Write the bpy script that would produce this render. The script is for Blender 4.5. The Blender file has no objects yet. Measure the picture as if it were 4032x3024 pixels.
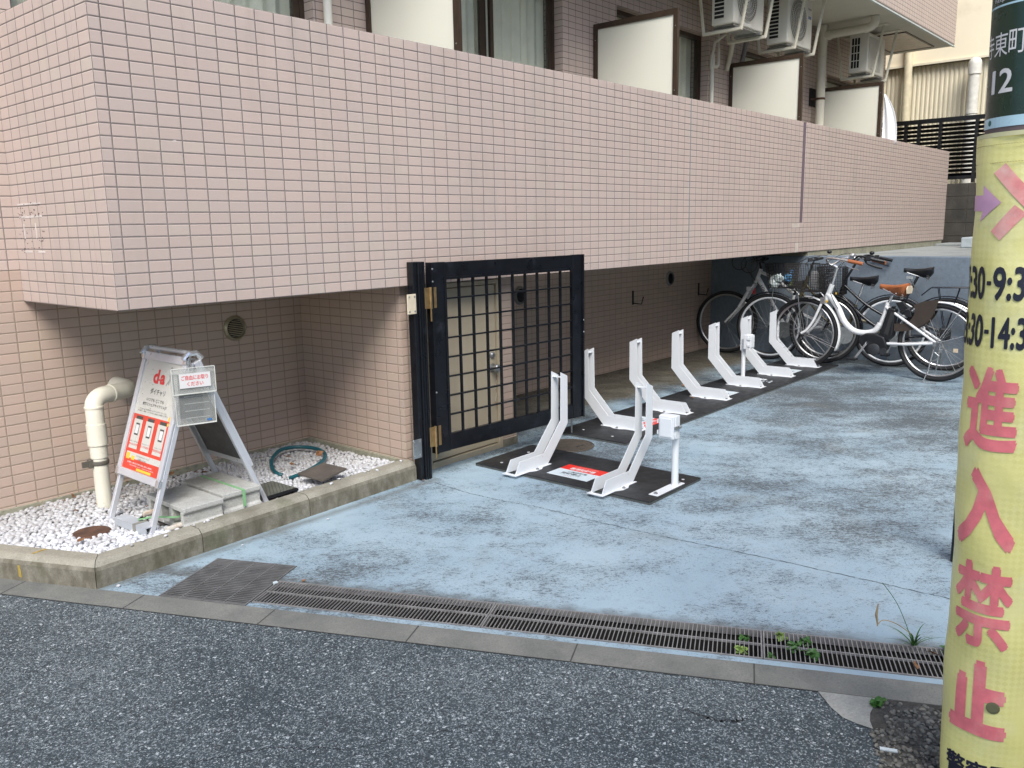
import bpy, bmesh, math, random
import numpy as np
from mathutils import Vector, Matrix
random.seed(7)
S = bpy.context.scene
COL = S.collection
PI = math.pi

# ------------------------------------------------------------------ camera
cam = bpy.data.cameras.new('camera'); co = bpy.data.objects.new('camera', cam); COL.objects.link(co)
cam.sensor_fit = 'HORIZONTAL'; cam.sensor_width = 36.0; cam.lens = 36.0 * 3318.9 / 4032
cam.clip_start = 0.05; cam.clip_end = 400
Rr = ((0.65068374, -0.75912093, -0.01860313), (-0.15090417, -0.10526036, -0.98292837), (0.74420333, 0.6423828, -0.18304572))
mw = Matrix.Identity(4)
for i in range(3):
    mw[i][0] = Rr[0][i]; mw[i][1] = -Rr[1][i]; mw[i][2] = -Rr[2][i]
CAM = Vector((-1.5739, -3.4979, 0.3117 + 1.11))
mw.translation = CAM
co.matrix_world = mw
S.camera = co
# ------------------------------------------------------------------ world, sun, exposure
w = bpy.data.worlds.new('World'); S.world = w; w.use_nodes = True
nt = w.node_tree; nt.nodes.clear()
sky = nt.nodes.new('ShaderNodeTexSky'); sky.sky_type = 'NISHITA'; sky.sun_disc = False
SUN_EL, SUN_AZ = 47.0, 223.0            # azimuth clockwise from +Y
sky.sun_elevation = math.radians(SUN_EL); sky.sun_rotation = math.radians(SUN_AZ)
sky.air_density = 1.0; sky.dust_density = 1.5; sky.ozone_density = 1.6
bg = nt.nodes.new('ShaderNodeBackground'); bg.inputs[1].default_value = 0.15
wo = nt.nodes.new('ShaderNodeOutputWorld')
nt.links.new(sky.outputs[0], bg.inputs[0]); nt.links.new(bg.outputs[0], wo.inputs[0])
sl = bpy.data.lights.new('sun', 'SUN'); sl.energy = 2.1; sl.angle = math.radians(30); sl.color = (1.0, 0.965, 0.91)
so = bpy.data.objects.new('sun', sl); COL.objects.link(so)
az, el = math.radians(SUN_AZ), math.radians(SUN_EL)
sd = Vector((math.sin(az) * math.cos(el), math.cos(az) * math.cos(el), math.sin(el)))
so.rotation_euler = sd.to_track_quat('Z', 'Y').to_euler(); so.location = (-4, -8, 12)
S.view_settings.view_transform = 'Standard'; S.view_settings.look = 'None'
S.view_settings.exposure = 0.98; S.view_settings.gamma = 1.0
S.cycles.max_bounces = 6; S.cycles.use_denoising = True

# ------------------------------------------------------------------ shader helper
class G:
    def __init__(s, name, rough=0.6, metal=0.0, col=(.5, .5, .5), spec=0.5):
        s.m = bpy.data.materials.new(name); s.m.use_nodes = True
        s.t = s.m.node_tree; s.b = s.t.nodes['Principled BSDF']
        s.b.inputs['Roughness'].default_value = rough; s.b.inputs['Metallic'].default_value = metal
        s.b.inputs['Base Color'].default_value = (*col, 1); s.b.inputs['Specular IOR Level'].default_value = spec
        s.m.diffuse_color = (*col, 1)
    def n(s, typ, ins=None, **a):
        nd = s.t.nodes.new('ShaderNode' + typ)
        for k, v in a.items(): setattr(nd, k, v)
        for k, v in (ins or {}).items(): s.set(nd.inputs[k], v)
        return nd
    def set(s, sock, v):
        if isinstance(v, bpy.types.NodeSocket): s.t.links.new(v, sock)
        elif isinstance(v, (tuple, list)):
            sock.default_value = (*v, 1) if sock.type == 'RGBA' and len(v) == 3 else v
        else: sock.default_value = v
    def math(s, op, a, b=0.0, c=0.0, clamp=False):
        nd = s.n('Math', {0: a, 1: b, 2: c}, operation=op, use_clamp=clamp); return nd.outputs[0]
    def mix(s, f, a, b, blend='MIX'):
        nd = s.n('Mix', data_type='RGBA', blend_type=blend)
        s.set(nd.inputs[0], f); s.set(nd.inputs[6], a); s.set(nd.inputs[7], b); return nd.outputs[2]
    def ramp(s, f, lo, hi, a=0.0, b=1.0):
        nd = s.n('MapRange', {0: f, 1: lo, 2: hi, 3: a, 4: b}); return nd.outputs[0]
    def coord(s, kind='Object', scale=(1, 1, 1), rot=(0, 0, 0)):
        tc = s.n('TexCoord'); mp = s.n('Mapping', {0: tc.outputs[kind], 'Scale': scale, 'Rotation': rot}); return mp.outputs[0]
    def noise(s, vec, scale, detail=4.0, rough=0.55, out=0):
        return s.n('TexNoise', {'Vector': vec, 'Scale': scale, 'Detail': detail, 'Roughness': rough}).outputs[out]
    def col(s, v): s.set(s.b.inputs['Base Color'], v); return s
    def rough(s, v): s.set(s.b.inputs['Roughness'], v); return s
    def bump(s, h, strength=0.3, dist=0.01):
        nd = s.n('Bump', {'Strength': strength, 'Distance': dist, 'Height': h}); s.t.links.new(nd.outputs[0], s.b.inputs['Normal']); return s

def plain(name, col, rough=0.5, metal=0.0, var=0.12, scale=12.0, bump=0.0, spec=0.5, dirt=None, dscale=6.0, dlo=.55, dhi=.75):
    g = G(name, rough, metal, col, spec); v = g.coord()
    nz = g.noise(v, scale, 5)
    c = g.mix(g.ramp(nz, .3, .7), tuple(x * (1 - var) for x in col), tuple(min(1, x * (1 + var)) for x in col))
    if dirt:
        d = g.noise(v, dscale, 8, .65); c = g.mix(g.ramp(d, dlo, dhi), c, dirt)
    g.col(c)
    g.rough(g.ramp(g.noise(v, scale * 2.3, 3), .3, .7, max(.02, rough - .08), min(1, rough + .08)))
    if bump: g.bump(g.noise(v, scale * 6, 6), bump, .004)
    return g.m

def tile_mat(name, c1, c2, c3, grout, dull=False):
    g = G(name, .35)
    tc = g.n('TexCoord'); geo = g.n('NewGeometry')
    p = g.n('SeparateXYZ', {0: tc.outputs['Object']}); nn = g.n('SeparateXYZ', {0: geo.outputs['True Normal']})
    sx = g.math('GREATER_THAN', g.math('ABSOLUTE', nn.outputs[0]), .5)
    sz = g.math('GREATER_THAN', g.math('ABSOLUTE', nn.outputs[2]), .5)
    x = g.math('SUBTRACT', p.outputs[0], .05)
    y = g.math('SUBTRACT', p.outputs[1], 0.0)
    u = g.math('ADD', g.math('MULTIPLY', x, g.math('SUBTRACT', 1.0, sx)), g.math('MULTIPLY', y, sx))
    z = g.math('SUBTRACT', p.outputs[2], 1.11 - 3.0)
    v = g.math('ADD', g.math('MULTIPLY', z, g.math('SUBTRACT', 1.0, sz)), g.math('MULTIPLY', y, sz))
    u2 = g.math('ADD', u, 20.0)
    fu = g.math('MULTIPLY', u2, 10.0); fv = g.math('MULTIPLY', v, 20.0)
    iu = g.math('FLOOR', fu); iv = g.math('FLOOR', fv)
    ru = g.math('SUBTRACT', fu, iu); rv = g.math('SUBTRACT', fv, iv)
    # small wobble of the joints
    du = g.math('MULTIPLY', g.math('MINIMUM', ru, g.math('SUBTRACT', 1.0, ru)), .1)
    dv = g.math('MULTIPLY', g.math('MINIMUM', rv, g.math('SUBTRACT', 1.0, rv)), .05)
    d = g.math('MINIMUM', du, dv)
    d = g.math('ADD', d, g.ramp(g.noise(tc.outputs['Object'], 60, 3), .3, .7, -.0003, .0003))
    m = g.ramp(d, .0018, .0029)                       # 0 in joint, 1 on tile
    idv = g.n('CombineXYZ', {0: iu, 1: iv, 2: sx})
    wn = g.n('TexWhiteNoise', {'Vector': idv.outputs[0]}, noise_dimensions='3D')
    big = g.noise(tc.outputs['Object'], .9, 3)
    sep = g.n('SeparateColor', {0: wn.outputs['Color']})
    c = g.mix(g.math('MULTIPLY', g.ramp(g.math('ADD', sep.outputs[0], g.math('SUBTRACT', big, .5)), .35, .9), .8), c1, c2)
    c = g.mix(g.math('MULTIPLY', g.math('GREATER_THAN', sep.outputs[1], .93), .5), c, c3)
    c = g.mix(g.math('MULTIPLY', sep.outputs[2], .10), c, (.30, .24, .22))
    st = g.noise(g.coord(scale=(1, 1, .25)), 3.0, 8, .7)
    c = g.mix(g.math('MULTIPLY', g.ramp(st, .52, .8), .5), c, (.33, .30, .25))
    dr = g.noise(g.coord(scale=(1, 1, .06)), 9.0, 5, .6)                # rain streaks below the coping
    c = g.mix(g.math('MULTIPLY', g.ramp(dr, .55, .72), g.ramp(p.outputs[2], 1.75, 2.4, 0, .30)), c, (.26, .23, .20))
    sp = g.noise(tc.outputs['Object'], 220, 2)
    c = g.mix(g.ramp(sp, .66, .78, 0, .25), c, (.3, .25, .22))
    gn = g.noise(tc.outputs['Object'], 7, 5)
    gr = g.mix(g.ramp(gn, .4, .7), grout, tuple(q * 1.75 for q in grout))
    gr = g.mix(g.ramp(p.outputs[2], 1.3, 2.2, .75, 0), gr, tuple(q * 1.9 for q in grout))
    # pale efflorescence dots on joints
    ef = g.noise(tc.outputs['Object'], 14, 4)
    gr = g.mix(g.ramp(ef, .70, .74), gr, (.55, .52, .48))
    g.col(g.mix(m, gr, c))
    g.rough(g.ramp(m, 0, 1, .9, .42 if not dull else .55))
    h = g.ramp(d, .0018, .0048)
    h2 = g.math('ADD', h, g.math('MULTIPLY', sep.outputs[1], .25))
    g.bump(h2, .7, .002)
    return g.m

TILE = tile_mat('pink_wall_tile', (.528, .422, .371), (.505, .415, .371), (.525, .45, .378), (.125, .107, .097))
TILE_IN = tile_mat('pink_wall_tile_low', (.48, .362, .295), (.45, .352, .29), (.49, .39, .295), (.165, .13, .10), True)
WHITE = plain('white_steel_paint', (.69, .715, .735), .38, var=.03, scale=5, dirt=(.33, .29, .24), dscale=14, dlo=.66, dhi=.80)
RUBBER = plain('black_rubber_mat', (.012, .013, .015), .5, var=.4, scale=9, bump=.12, dirt=(.042, .042, .040), dscale=5, dlo=.5, dhi=.8)
RUBBER_EDGE = plain('mat_cut_edge', (.075, .08, .075), .8, var=.3, scale=30)
BLACKMETAL = plain('black_aluminium', (.0055, .0065, .009), .33, var=.3, scale=8, dirt=(.02, .022, .028), dscale=10, spec=.4)
BRASS = plain('brass_hinge', (.42, .28, .13), .38, .85, var=.2, scale=30)
STEEL = plain('galvanised_steel', (.42, .43, .43), .35, .9, var=.15, scale=20)
CHROME = plain('chrome', (.70, .70, .71), .18, .8, var=.04)
ALU = plain('anodised_aluminium', (.62, .63, .66), .35, .35, var=.04)
DOOR = plain('cream_door_paint', (.46, .39, .28), .45, var=.05, scale=2)
CREAM = plain('cream_pvc', (.72, .69, .57), .4, var=.05, scale=6, dirt=(.38, .34, .26), dscale=9, dlo=.6, dhi=.85)
PVCW = plain('white_pvc', (.72, .70, .62), .4, var=.05)
PANEL = plain('white_partition_board', (.72, .71, .61), .6, var=.04, scale=.9)
BROWN = plain('bronze_aluminium', (.055, .036, .024), .4, .2, var=.2)
SOFFIT = plain('soffit_paint', (.56, .54, .45), .8, var=.06, scale=2)
PLASTER = plain('cream_plaster', (.82, .74, .55), .85, var=.07, scale=.8, dirt=(.6, .52, .38), dscale=1.2, dlo=.55, dhi=.9)
CORR = plain('cream_corrugated_steel', (.70, .65, .50), .5, var=.05, scale=1.5)
LOUVRE = plain('black_louvre', (.008, .009, .010), .4, var=.2)
AC = plain('ac_white', (.74, .72, .63), .4, var=.03, scale=3, dirt=(.5, .46, .38), dscale=4, dlo=.6, dhi=.9)
DARK = plain('dark_cavity', (.012, .012, .011), .8)
FANG = plain('fan_grille_grey', (.17, .155, .13), .5)
POSRED = plain('poster_red', (.62, .055, .03), .4)
REDST = plain('sticker_red', (.72, .03, .02), .35, var=.03)
WHST = plain('sticker_white', (.58, .66, .69), .35, var=.02)
BLKINK = plain('black_ink', (.012, .014, .03), .5, var=.05)
REDINK = plain('red_ink', (.62, .04, .045), .5, var=.05)
GREYINK = plain('grey_ink', (.06, .058, .055), .5, var=.05)
WHITEINK = plain('white_ink', (.66, .65, .64), .5, var=.02)
YELINK = plain('yellow_ink', (.80, .50, .05), .5, var=.05)
POSTERW = plain('poster_paper', (.56, .55, .50), .3, var=.03, scale=3)
TYRE = plain('tyre_rubber', (.007, .007, .008), .65, var=.2, scale=40, bump=.1)
RIM = plain('rim_alloy', (.42, .42, .42), .35, .8, var=.08)
SPOKE = plain('dull_spoke', (.20, .20, .20), .45, .5, var=.1)
BIKEW = plain('white_bike_paint', (.72, .73, .73), .25, var=.02, dirt=(.45, .40, .32), dscale=12, dlo=.68, dhi=.85)
BIKEB = plain('black_bike_paint', (.007, .008, .012), .25, var=.2)
OLIVE = plain('olive_bike_paint', (.10, .085, .05), .3, .4, var=.15)
LEATHER = plain('brown_leather', (.33, .105, .035), .45, var=.12, scale=30, bump=.1)
CREAMV = plain('cream_vinyl', (.62, .54, .40), .5)
BLKPL = plain('black_plastic', (.009, .0095, .011), .42, var=.15)
GREYPL = plain('grey_plastic', (.20, .20, .20), .5)
SKIRT = plain('brown_skirt_guard', (.045, .033, .025), .45)
WIRE = plain('black_wire', (.014, .012, .011), .5, .1, dirt=(.07, .035, .02), dscale=30, dlo=.6, dhi=.8)
RUST = plain('rusty_iron', (.10, .05, .03), .85, var=.4, scale=18, bump=.3, dirt=(.03, .02, .016), dscale=10)
RUSTW = plain('rust_stained_white', (.60, .56, .48), .6, var=.1, dirt=(.28, .12, .03), dscale=14, dlo=.45, dhi=.6)
TEAL = plain('teal_hose', (.008, .085, .105), .4, var=.15)
SLATE = plain('grey_slate', (.10, .085, .072), .6, var=.2)
LEAFG = plain('weed_green', (.04, .12, .02), .5, var=.35, scale=40)
LEAFY = plain('weed_pale', (.17, .26, .05), .5, var=.3, scale=40)
DRY = plain('dry_leaf', (.22, .11, .05), .7, var=.35, scale=40)
STRAW = plain('dry_stalk', (.35, .27, .15), .7, var=.2)
GREENP = plain('sign_green', (.004, .026, .014), .3, var=.08)
LBLUE = plain('sign_light_blue', (.42, .62, .70), .3, var=.03)
POLEG = plain('pole_grey', (.16, .15, .15), .6, var=.1)
PINKINK = plain('faded_red_print', (.76, .19, .21), .45, var=.12, scale=35, dirt=(.80, .40, .33), dscale=9, dlo=.5, dhi=.8)
PURPLE = plain('faded_purple_print', (.64, .36, .52), .5, var=.10, scale=25)
STRAP = plain('green_strap', (.22, .45, .22), .45)
BRICKSTRAP = plain('grey_strap', (.25, .24, .21), .6)
BLUEBAG = plain('blue_plastic', (.12, .35, .62), .25)
CLEARBAG = plain('clear_plastic_bag', (.55, .62, .62), .2)
CURT = plain('curtain_cloth', (.86, .88, .72), .9, var=.06)
CLOTH = plain('white_cloth', (.82, .83, .84), .9, var=.02)
ROOM = plain('room_dark', (.22, .24, .18), .9)

def glass_mat(name, col, alpha, rough=.05):
    g = G(name, rough, 0, col); g.b.inputs['Alpha'].default_value = alpha; return g.m
GLASS = glass_mat('window_glass', (.35, .42, .33), .08, .04)
ACRYL = glass_mat('clear_acrylic', (.62, .64, .60), .16, .08)

A0 = Vector((-.23, -.12)); Dv = Vector((.4279, -.9038)).normalized(); Nv = Vector((Dv.y, -Dv.x))
def blue_floor():
    g = G('blue_painted_concrete', .6)
    v = g.coord(); r0 = g.coord(rot=(0, 0, .86)); va = g.n('Mapping', {0: r0, 'Scale': (1, 1.7, 1)}).outputs[0]
    big = g.noise(v, .55, 3, .5); mid = g.noise(va, 1.6, 8, .66); fine = g.noise(va, 38, 10, .84); fin2 = g.noise(va, 95, 6, .82); fin3 = g.noise(v, 11, 7, .7)
    blue = g.mix(g.ramp(g.noise(v, 1.7, 5), .3, .7), (.275, .385, .46), (.375, .485, .545))
    blue = g.mix(g.ramp(fin3, .5, .75, 0, .55), blue, (.235, .30, .345))
    p = g.n('SeparateXYZ', {0: v})
    far = g.ramp(p.outputs[0], 1.2, 4.5, -.05, .15)          # the paint is worn more where the bicycles park
    wear = g.math('ADD', g.math('MULTIPLY', g.math('SUBTRACT', mid, .5), 1.05), g.math('MULTIPLY', g.math('SUBTRACT', big, .5), .8))
    wear = g.math('ADD', wear, far)
    f1 = g.math('SUBTRACT', fine, .5); f2 = g.math('SUBTRACT', fin2, .5); f3 = g.math('SUBTRACT', fin3, .5)
    mk = g.ramp(g.math('ADD', g.math('ADD', wear, g.math('MULTIPLY', f1, 3.0)), g.math('MULTIPLY', f3, .9)), .14, .22)
    m2 = g.ramp(g.math('ADD', wear, g.math('ADD', g.math('MULTIPLY', f2, 3.2), g.math('MULTIPLY', f1, 1.0))), .17, .24)
    wash = g.math('MULTIPLY', g.ramp(g.math('ADD', wear, g.math('MULTIPLY', f3, .4)), -.06, .34), .55)
    c = g.mix(wash, blue, (.16, .205, .235))
    c = g.mix(g.math('MULTIPLY', mk, .62), c, (.085, .098, .105))
    c = g.mix(g.math('MULTIPLY', m2, .70), c, (.042, .046, .048))
    c = g.mix(g.ramp(g.noise(v, 2.3, 6), .60, .72, 0, .30), c, (.17, .16, .125))
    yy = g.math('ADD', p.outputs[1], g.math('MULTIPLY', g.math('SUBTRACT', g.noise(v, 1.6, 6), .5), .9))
    dirt = g.ramp(yy, .10, .42, 0, .93)                       # darker and browner towards the back wall
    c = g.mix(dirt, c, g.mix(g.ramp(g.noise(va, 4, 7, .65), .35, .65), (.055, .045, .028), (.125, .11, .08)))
    kb = g.math('MULTIPLY', g.ramp(g.math('ABSOLUTE', g.math('ADD', p.outputs[1], .10)), .0, .05, .6, 0), g.math('LESS_THAN', p.outputs[0], 1.7))
    c = g.mix(kb, c, (.12, .115, .09))
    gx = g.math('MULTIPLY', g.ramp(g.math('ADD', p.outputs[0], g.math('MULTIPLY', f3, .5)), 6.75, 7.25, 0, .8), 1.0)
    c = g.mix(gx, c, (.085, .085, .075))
    ds = g.math('ADD', g.math('ADD', g.math('MULTIPLY', p.outputs[0], Nv.x), g.math('MULTIPLY', p.outputs[1], Nv.y)), -(A0.x * Nv.x + A0.y * Nv.y))
    c = g.mix(g.math('MULTIPLY', g.math('LESS_THAN', ds, -.2), g.ramp(g.math('ADD', ds, g.math('MULTIPLY', f3, .16)), -.31, -.245, 0, .65)), c, (.10, .105, .10))
    sp = g.ramp(g.noise(v, 320, 2), .68, .74, 0, .6)
    c = g.mix(sp, c, (.05, .05, .05))
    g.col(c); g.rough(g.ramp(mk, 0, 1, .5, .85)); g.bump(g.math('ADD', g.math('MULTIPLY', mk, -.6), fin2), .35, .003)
    return g.m
def asphalt():
    g = G('worn_asphalt', .85)
    v = g.coord()
    vor = g.n('TexVoronoi', {'Vector': v, 'Scale': 210.0, 'Randomness': 1.0}); sc = g.n('SeparateColor', {0: vor.outputs['Color']})
    vor2 = g.n('TexVoronoi', {'Vector': v, 'Scale': 120.0, 'Randomness': 1.0}); sc2 = g.n('SeparateColor', {0: vor2.outputs['Color']})
    big = g.noise(v, 1.1, 4); mid = g.noise(v, 9, 5)
    base = g.mix(g.ramp(big, .3, .7), (.038, .054, .062), (.070, .090, .097))
    dens = g.math('ADD', g.math('MULTIPLY', g.math('SUBTRACT', big, .5), .9), g.math('MULTIPLY', g.math('SUBTRACT', mid, .5), .5))
    chip = g.math('GREATER_THAN', g.math('ADD', sc.outputs[0], dens), .54)
    edge = g.ramp(g.noise(v, 170, 3, .6), .42, .55)
    c = g.mix(g.math('MULTIPLY', g.math('MULTIPLY', chip, edge), .9), base, g.mix(sc.outputs[1], (.15, .18, .195), (.37, .41, .42)))
    chip2 = g.math('GREATER_THAN', sc2.outputs[0], .90)
    c = g.mix(g.math('MULTIPLY', chip2, g.ramp(g.noise(v, 90, 2), .5, .6)), c, (.50, .54, .55))
    dk = g.math('GREATER_THAN', sc2.outputs[1], .80)
    c = g.mix(g.math('MULTIPLY', dk, .6), c, (.022, .027, .032))
    g.col(c); g.bump(g.math('ADD', vor.outputs['Distance'], g.noise(v, 220, 3)), .6, .004)
    g.rough(g.ramp(sc.outputs[2], 0, 1, .6, .95))
    return g.m
def concrete(name, a, b, dark, sc=6.0, grit=120, moss=None, bump=.4):
    g = G(name, .85); v = g.coord()
    c = g.mix(g.ramp(g.noise(v, sc, 7, .6), .3, .7), a, b)
    c = g.mix(g.ramp(g.noise(v, sc * .45, 6, .65), .5, .75), c, dark)
    gn = g.noise(v, grit, 4, .7)
    c = g.mix(g.ramp(gn, .5, .68, 0, .6), c, dark); c = g.mix(g.ramp(gn, .30, .40, .4, 0), c, tuple(min(1, q * 1.5) for q in b))
    if moss:
        geo = g.n('NewGeometry'); nz = g.n('SeparateXYZ', {0: geo.outputs['True Normal']})
        side = g.math('LESS_THAN', g.math('ABSOLUTE', nz.outputs[2]), .5)
        stk = g.noise(g.coord(scale=(1, 1, .5)), 16, 8, .7)
        c = g.mix(g.math('MULTIPLY', side, g.ramp(stk, .35, .62, .2, .8)), c, moss)
        c = g.mix(g.ramp(g.noise(v, 4.5, 5), .60, .72, 0, .45), c, (.07, .085, .03))
    g.col(c); g.bump(g.math('ADD', gn, g.math('MULTIPLY', g.noise(v, sc * 3, 5), 1.5)), bump, .004)
    return g.m
BLUE = blue_floor(); ASPH = asphalt()
GUT = concrete('gutter_concrete', (.15, .155, .14), (.225, .225, .20), (.095, .10, .098), 5, 150)
KERB = concrete('kerb_concrete', (.26, .245, .195), (.36, .34, .275), (.17, .155, .115), 7, 140, moss=(.085, .072, .045))
CMU = concrete('dark_block_concrete', (.055, .048, .040), (.085, .075, .062), (.03, .03, .025), 4, 60)
RETW = concrete('blue_grey_wall_paint', (.145, .185, .225), (.19, .23, .27), (.115, .145, .175), 2.2, 25, bump=.08)
PLAT = concrete('platform_concrete', (.26, .29, .29), (.36, .38, .36), (.17, .18, .17), 4, 60)
FOUND = concrete('foundation_concrete', (.24, .235, .175), (.34, .33, .25), (.13, .13, .10), 3, 40)
BLOCK = concrete('pale_concrete_block', (.40, .40, .37), (.53, .53, .50), (.25, .24, .21), 9, 130)
COBB = concrete('loose_dark_gravel_base', (.05, .048, .042), (.09, .085, .075), (.025, .025, .022), 30, 90, bump=.8)
PATCH = concrete('pale_mortar_patch', (.26, .27, .25), (.36, .36, .33), (.20, .20, .18), 9, 120)
SOIL = plain('soil', (.05, .045, .04), .95, var=.3, bump=.4)
PITM = concrete('drain_pit_concrete', (.012, .012, .011), (.022, .021, .018), (.008, .008, .007), 6, 60)
GRATE = plain('grey_brown_grate_steel', (.25, .245, .24), .5, .15, var=.25, scale=14)
GRATE2 = plain('dull_grate_steel', (.17, .17, .168), .5, .15, var=.25, scale=14)
MANH = plain('cast_iron_cover', (.085, .07, .055), .7, .1, var=.25, scale=20, bump=.3)

def banner_mat():
    g = G('yellow_reflective_banner', .38)
    tc = g.n('TexCoord'); p = g.n('SeparateXYZ', {0: tc.outputs['Object']})
    ang = g.math('ARCTAN2', p.outputs[1], p.outputs[0])
    uu = g.math('MULTIPLY', ang, .104)
    vec = g.n('CombineXYZ', {0: uu, 1: p.outputs[2], 2: 0.0})
    rot = g.n('Mapping', {0: vec.outputs[0], 'Rotation': (0, 0, PI / 4), 'Location': (5, 5, 0)})
    ck = g.n('TexChecker', {'Vector': rot.outputs[0], 'Scale': 95.0, 'Color1': (0, 0, 0, 1), 'Color2': (1, 1, 1, 1)})
    big = g.noise(tc.outputs['Object'], 6, 4)
    c = g.mix(g.ramp(big, .3, .7), (.74, .69, .24), (.80, .75, .32))
    c = g.mix(g.math('MULTIPLY', ck.outputs[1], g.ramp(g.noise(tc.outputs['Object'], 5, 2), .4, .7, .05, .55)), c, (.64, .59, .18))
    c = g.mix(g.ramp(g.noise(tc.outputs['Object'], 4, 6), .5, .7, 0, .6), c, (.80, .80, .50))
    g.col(c); g.bump(g.math('ADD', g.noise(tc.outputs['Object'], 7, 4), g.math('MULTIPLY', ck.outputs[1], .03)), .5, .012)
    return g.m
BANNER = banner_mat()
def pebble_mat():
    g = G('white_pebble', .45)
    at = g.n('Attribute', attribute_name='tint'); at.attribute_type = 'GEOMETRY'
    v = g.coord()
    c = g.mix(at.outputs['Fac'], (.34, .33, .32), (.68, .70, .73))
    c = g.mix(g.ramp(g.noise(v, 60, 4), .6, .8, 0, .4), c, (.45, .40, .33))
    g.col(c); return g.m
PEB = pebble_mat()

# ------------------------------------------------------------------ mesh helper
MIRY = False
class MB:
    def __init__(s): s.v = []; s.f = []; s.mi = []; s.m = 0
    def add(s, vs, fs):
        o = len(s.v); s.v += [tuple(p) for p in vs]; s.f += [tuple(i + o for i in f) for f in fs]; s.mi += [s.m] * len(fs); return s
    def box(s, x0, x1, y0, y1, z0, z1, M=None):
        vs = [Vector((x, y, z)) for z in (z0, z1) for y in (y0, y1) for x in (x0, x1)]
        if M is not None: vs = [M @ p for p in vs]
        return s.add(vs, [(0, 2, 3, 1), (4, 5, 7, 6), (0, 1, 5, 4), (2, 6, 7, 3), (0, 4, 6, 2), (1, 3, 7, 5)])
    def bar(s, a, b, wd, th, up=(0, 0, 1)):
        a, b = Vector(a), Vector(b); d = (b - a); L = d.length; d.normalize(); up = Vector(up)
        x = d.cross(up)
        if x.length < 1e-5: x = d.cross(Vector((1, 0, 0)))
        x.normalize(); y = x.cross(d)
        M = Matrix((( x.x, y.x, d.x, a.x), (x.y, y.y, d.y, a.y), (x.z, y.z, d.z, a.z), (0, 0, 0, 1)))
        return s.box(-wd / 2, wd / 2, -th / 2, th / 2, 0, L, M)
    def tube(s, pts, r, n=10, caps=True, closed=False):
        P = [Vector(p) for p in pts]; N = len(P); R = r if isinstance(r, (list, tuple)) else [r] * N
        T = []
        for i in range(N):
            a = P[(i - 1) % N] if (closed or i > 0) else P[0]; b = P[(i + 1) % N] if (closed or i < N - 1) else P[-1]
            T.append((b - a).normalized())
        up = Vector((0, 0, 1)) if abs(T[0].z) < .9 else Vector((1, 0, 0))
        X = T[0].cross(up).normalized(); vs = []; fs = []
        for i in range(N):
            if i > 0:
                X = X - T[i] * X.dot(T[i])
                X.normalize()
            Y = T[i].cross(X)
            for k in range(n):
                a = 2 * PI * k / n; vs.append(P[i] + (X * math.cos(a) + Y * math.sin(a)) * R[i])
        for i in range(N if closed else N - 1):
            j = (i + 1) % N
            for k in range(n):
                k2 = (k + 1) % n; fs.append((i * n + k, i * n + k2, j * n + k2, j * n + k))
        if caps and not closed:
            fs.append(tuple(range(n - 1, -1, -1))); fs.append(tuple((N - 1) * n + k for k in range(n)))
        return s.add(vs, fs)
    def ring(s, c, ax, R, r, n=48, m=8, sq=None):
        c = Vector(c); ax = Vector(ax).normalized(); X = ax.orthogonal().normalized(); Y = ax.cross(X); vs = []; fs = []
        for i in range(n):
            a = 2 * PI * i / n; e = X * math.cos(a) + Y * math.sin(a)
            for k in range(m):
                b = 2 * PI * k / m + PI / m
                rr, hh = (r, r) if sq is None else sq
                vs.append(c + e * (R + rr * math.cos(b)) + ax * hh * math.sin(b))
        for i in range(n):
            j = (i + 1) % n
            for k in range(m):
                k2 = (k + 1) % m; fs.append((i * m + k, j * m + k, j * m + k2, i * m + k2))
        return s.add(vs, fs)
    def lathe(s, c, ax, prof, n=24):
        c = Vector(c); ax = Vector(ax).normalized(); X = ax.orthogonal().normalized(); Y = ax.cross(X); vs = []; fs = []
        for (r, h) in prof:
            for i in range(n):
                a = 2 * PI * i / n; vs.append(c + (X * math.cos(a) + Y * math.sin(a)) * r + ax * h)
        for j in range(len(prof) - 1):
            for i in range(n):
                i2 = (i + 1) % n; fs.append((j * n + i, j * n + i2, (j + 1) * n + i2, (j + 1) * n + i))
        fs.append(tuple(range(n - 1, -1, -1))); fs.append(tuple((len(prof) - 1) * n + i for i in range(n)))
        return s.add(vs, fs)
    def prism(s, poly, F, h0, h1):
        """poly 2-D outline, F maps (a,b,h) to 3-D"""
        n = len(poly); vs = [F(a, b, h0) for a, b in poly] + [F(a, b, h1) for a, b in poly]
        fs = [tuple(range(n - 1, -1, -1)), tuple(range(n, 2 * n))] + [(i, (i + 1) % n, n + (i + 1) % n, n + i) for i in range(n)]
        return s.add(vs, fs)
    def poly(s, pts): return s.add(pts, [tuple(range(len(pts)))])
    def sphere(s, c, r, n=10, sc=(1, 1, 1)):
        prof = []
        vs = []; fs = []; c = Vector(c); m = n // 2 + 1
        for j in range(1, m):
            t = PI * j / m
            for i in range(n):
                a = 2 * PI * i / n; vs.append(c + Vector((math.sin(t) * math.cos(a) * r * sc[0], math.sin(t) * math.sin(a) * r * sc[1], math.cos(t) * r * sc[2])))
        vs.append(c + Vector((0, 0, r * sc[2]))); vs.append(c - Vector((0, 0, r * sc[2])))
        for j in range(m - 2):
            for i in range(n):
                i2 = (i + 1) % n; fs.append((j * n + i, (j + 1) * n + i, (j + 1) * n + i2, j * n + i2))
        T, B = len(vs) - 2, len(vs) - 1
        for i in range(n):
            i2 = (i + 1) % n; fs.append((T, i, i2)); fs.append((B, (m - 2) * n + i2, (m - 2) * n + i))
        return s.add(vs, fs)
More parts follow.
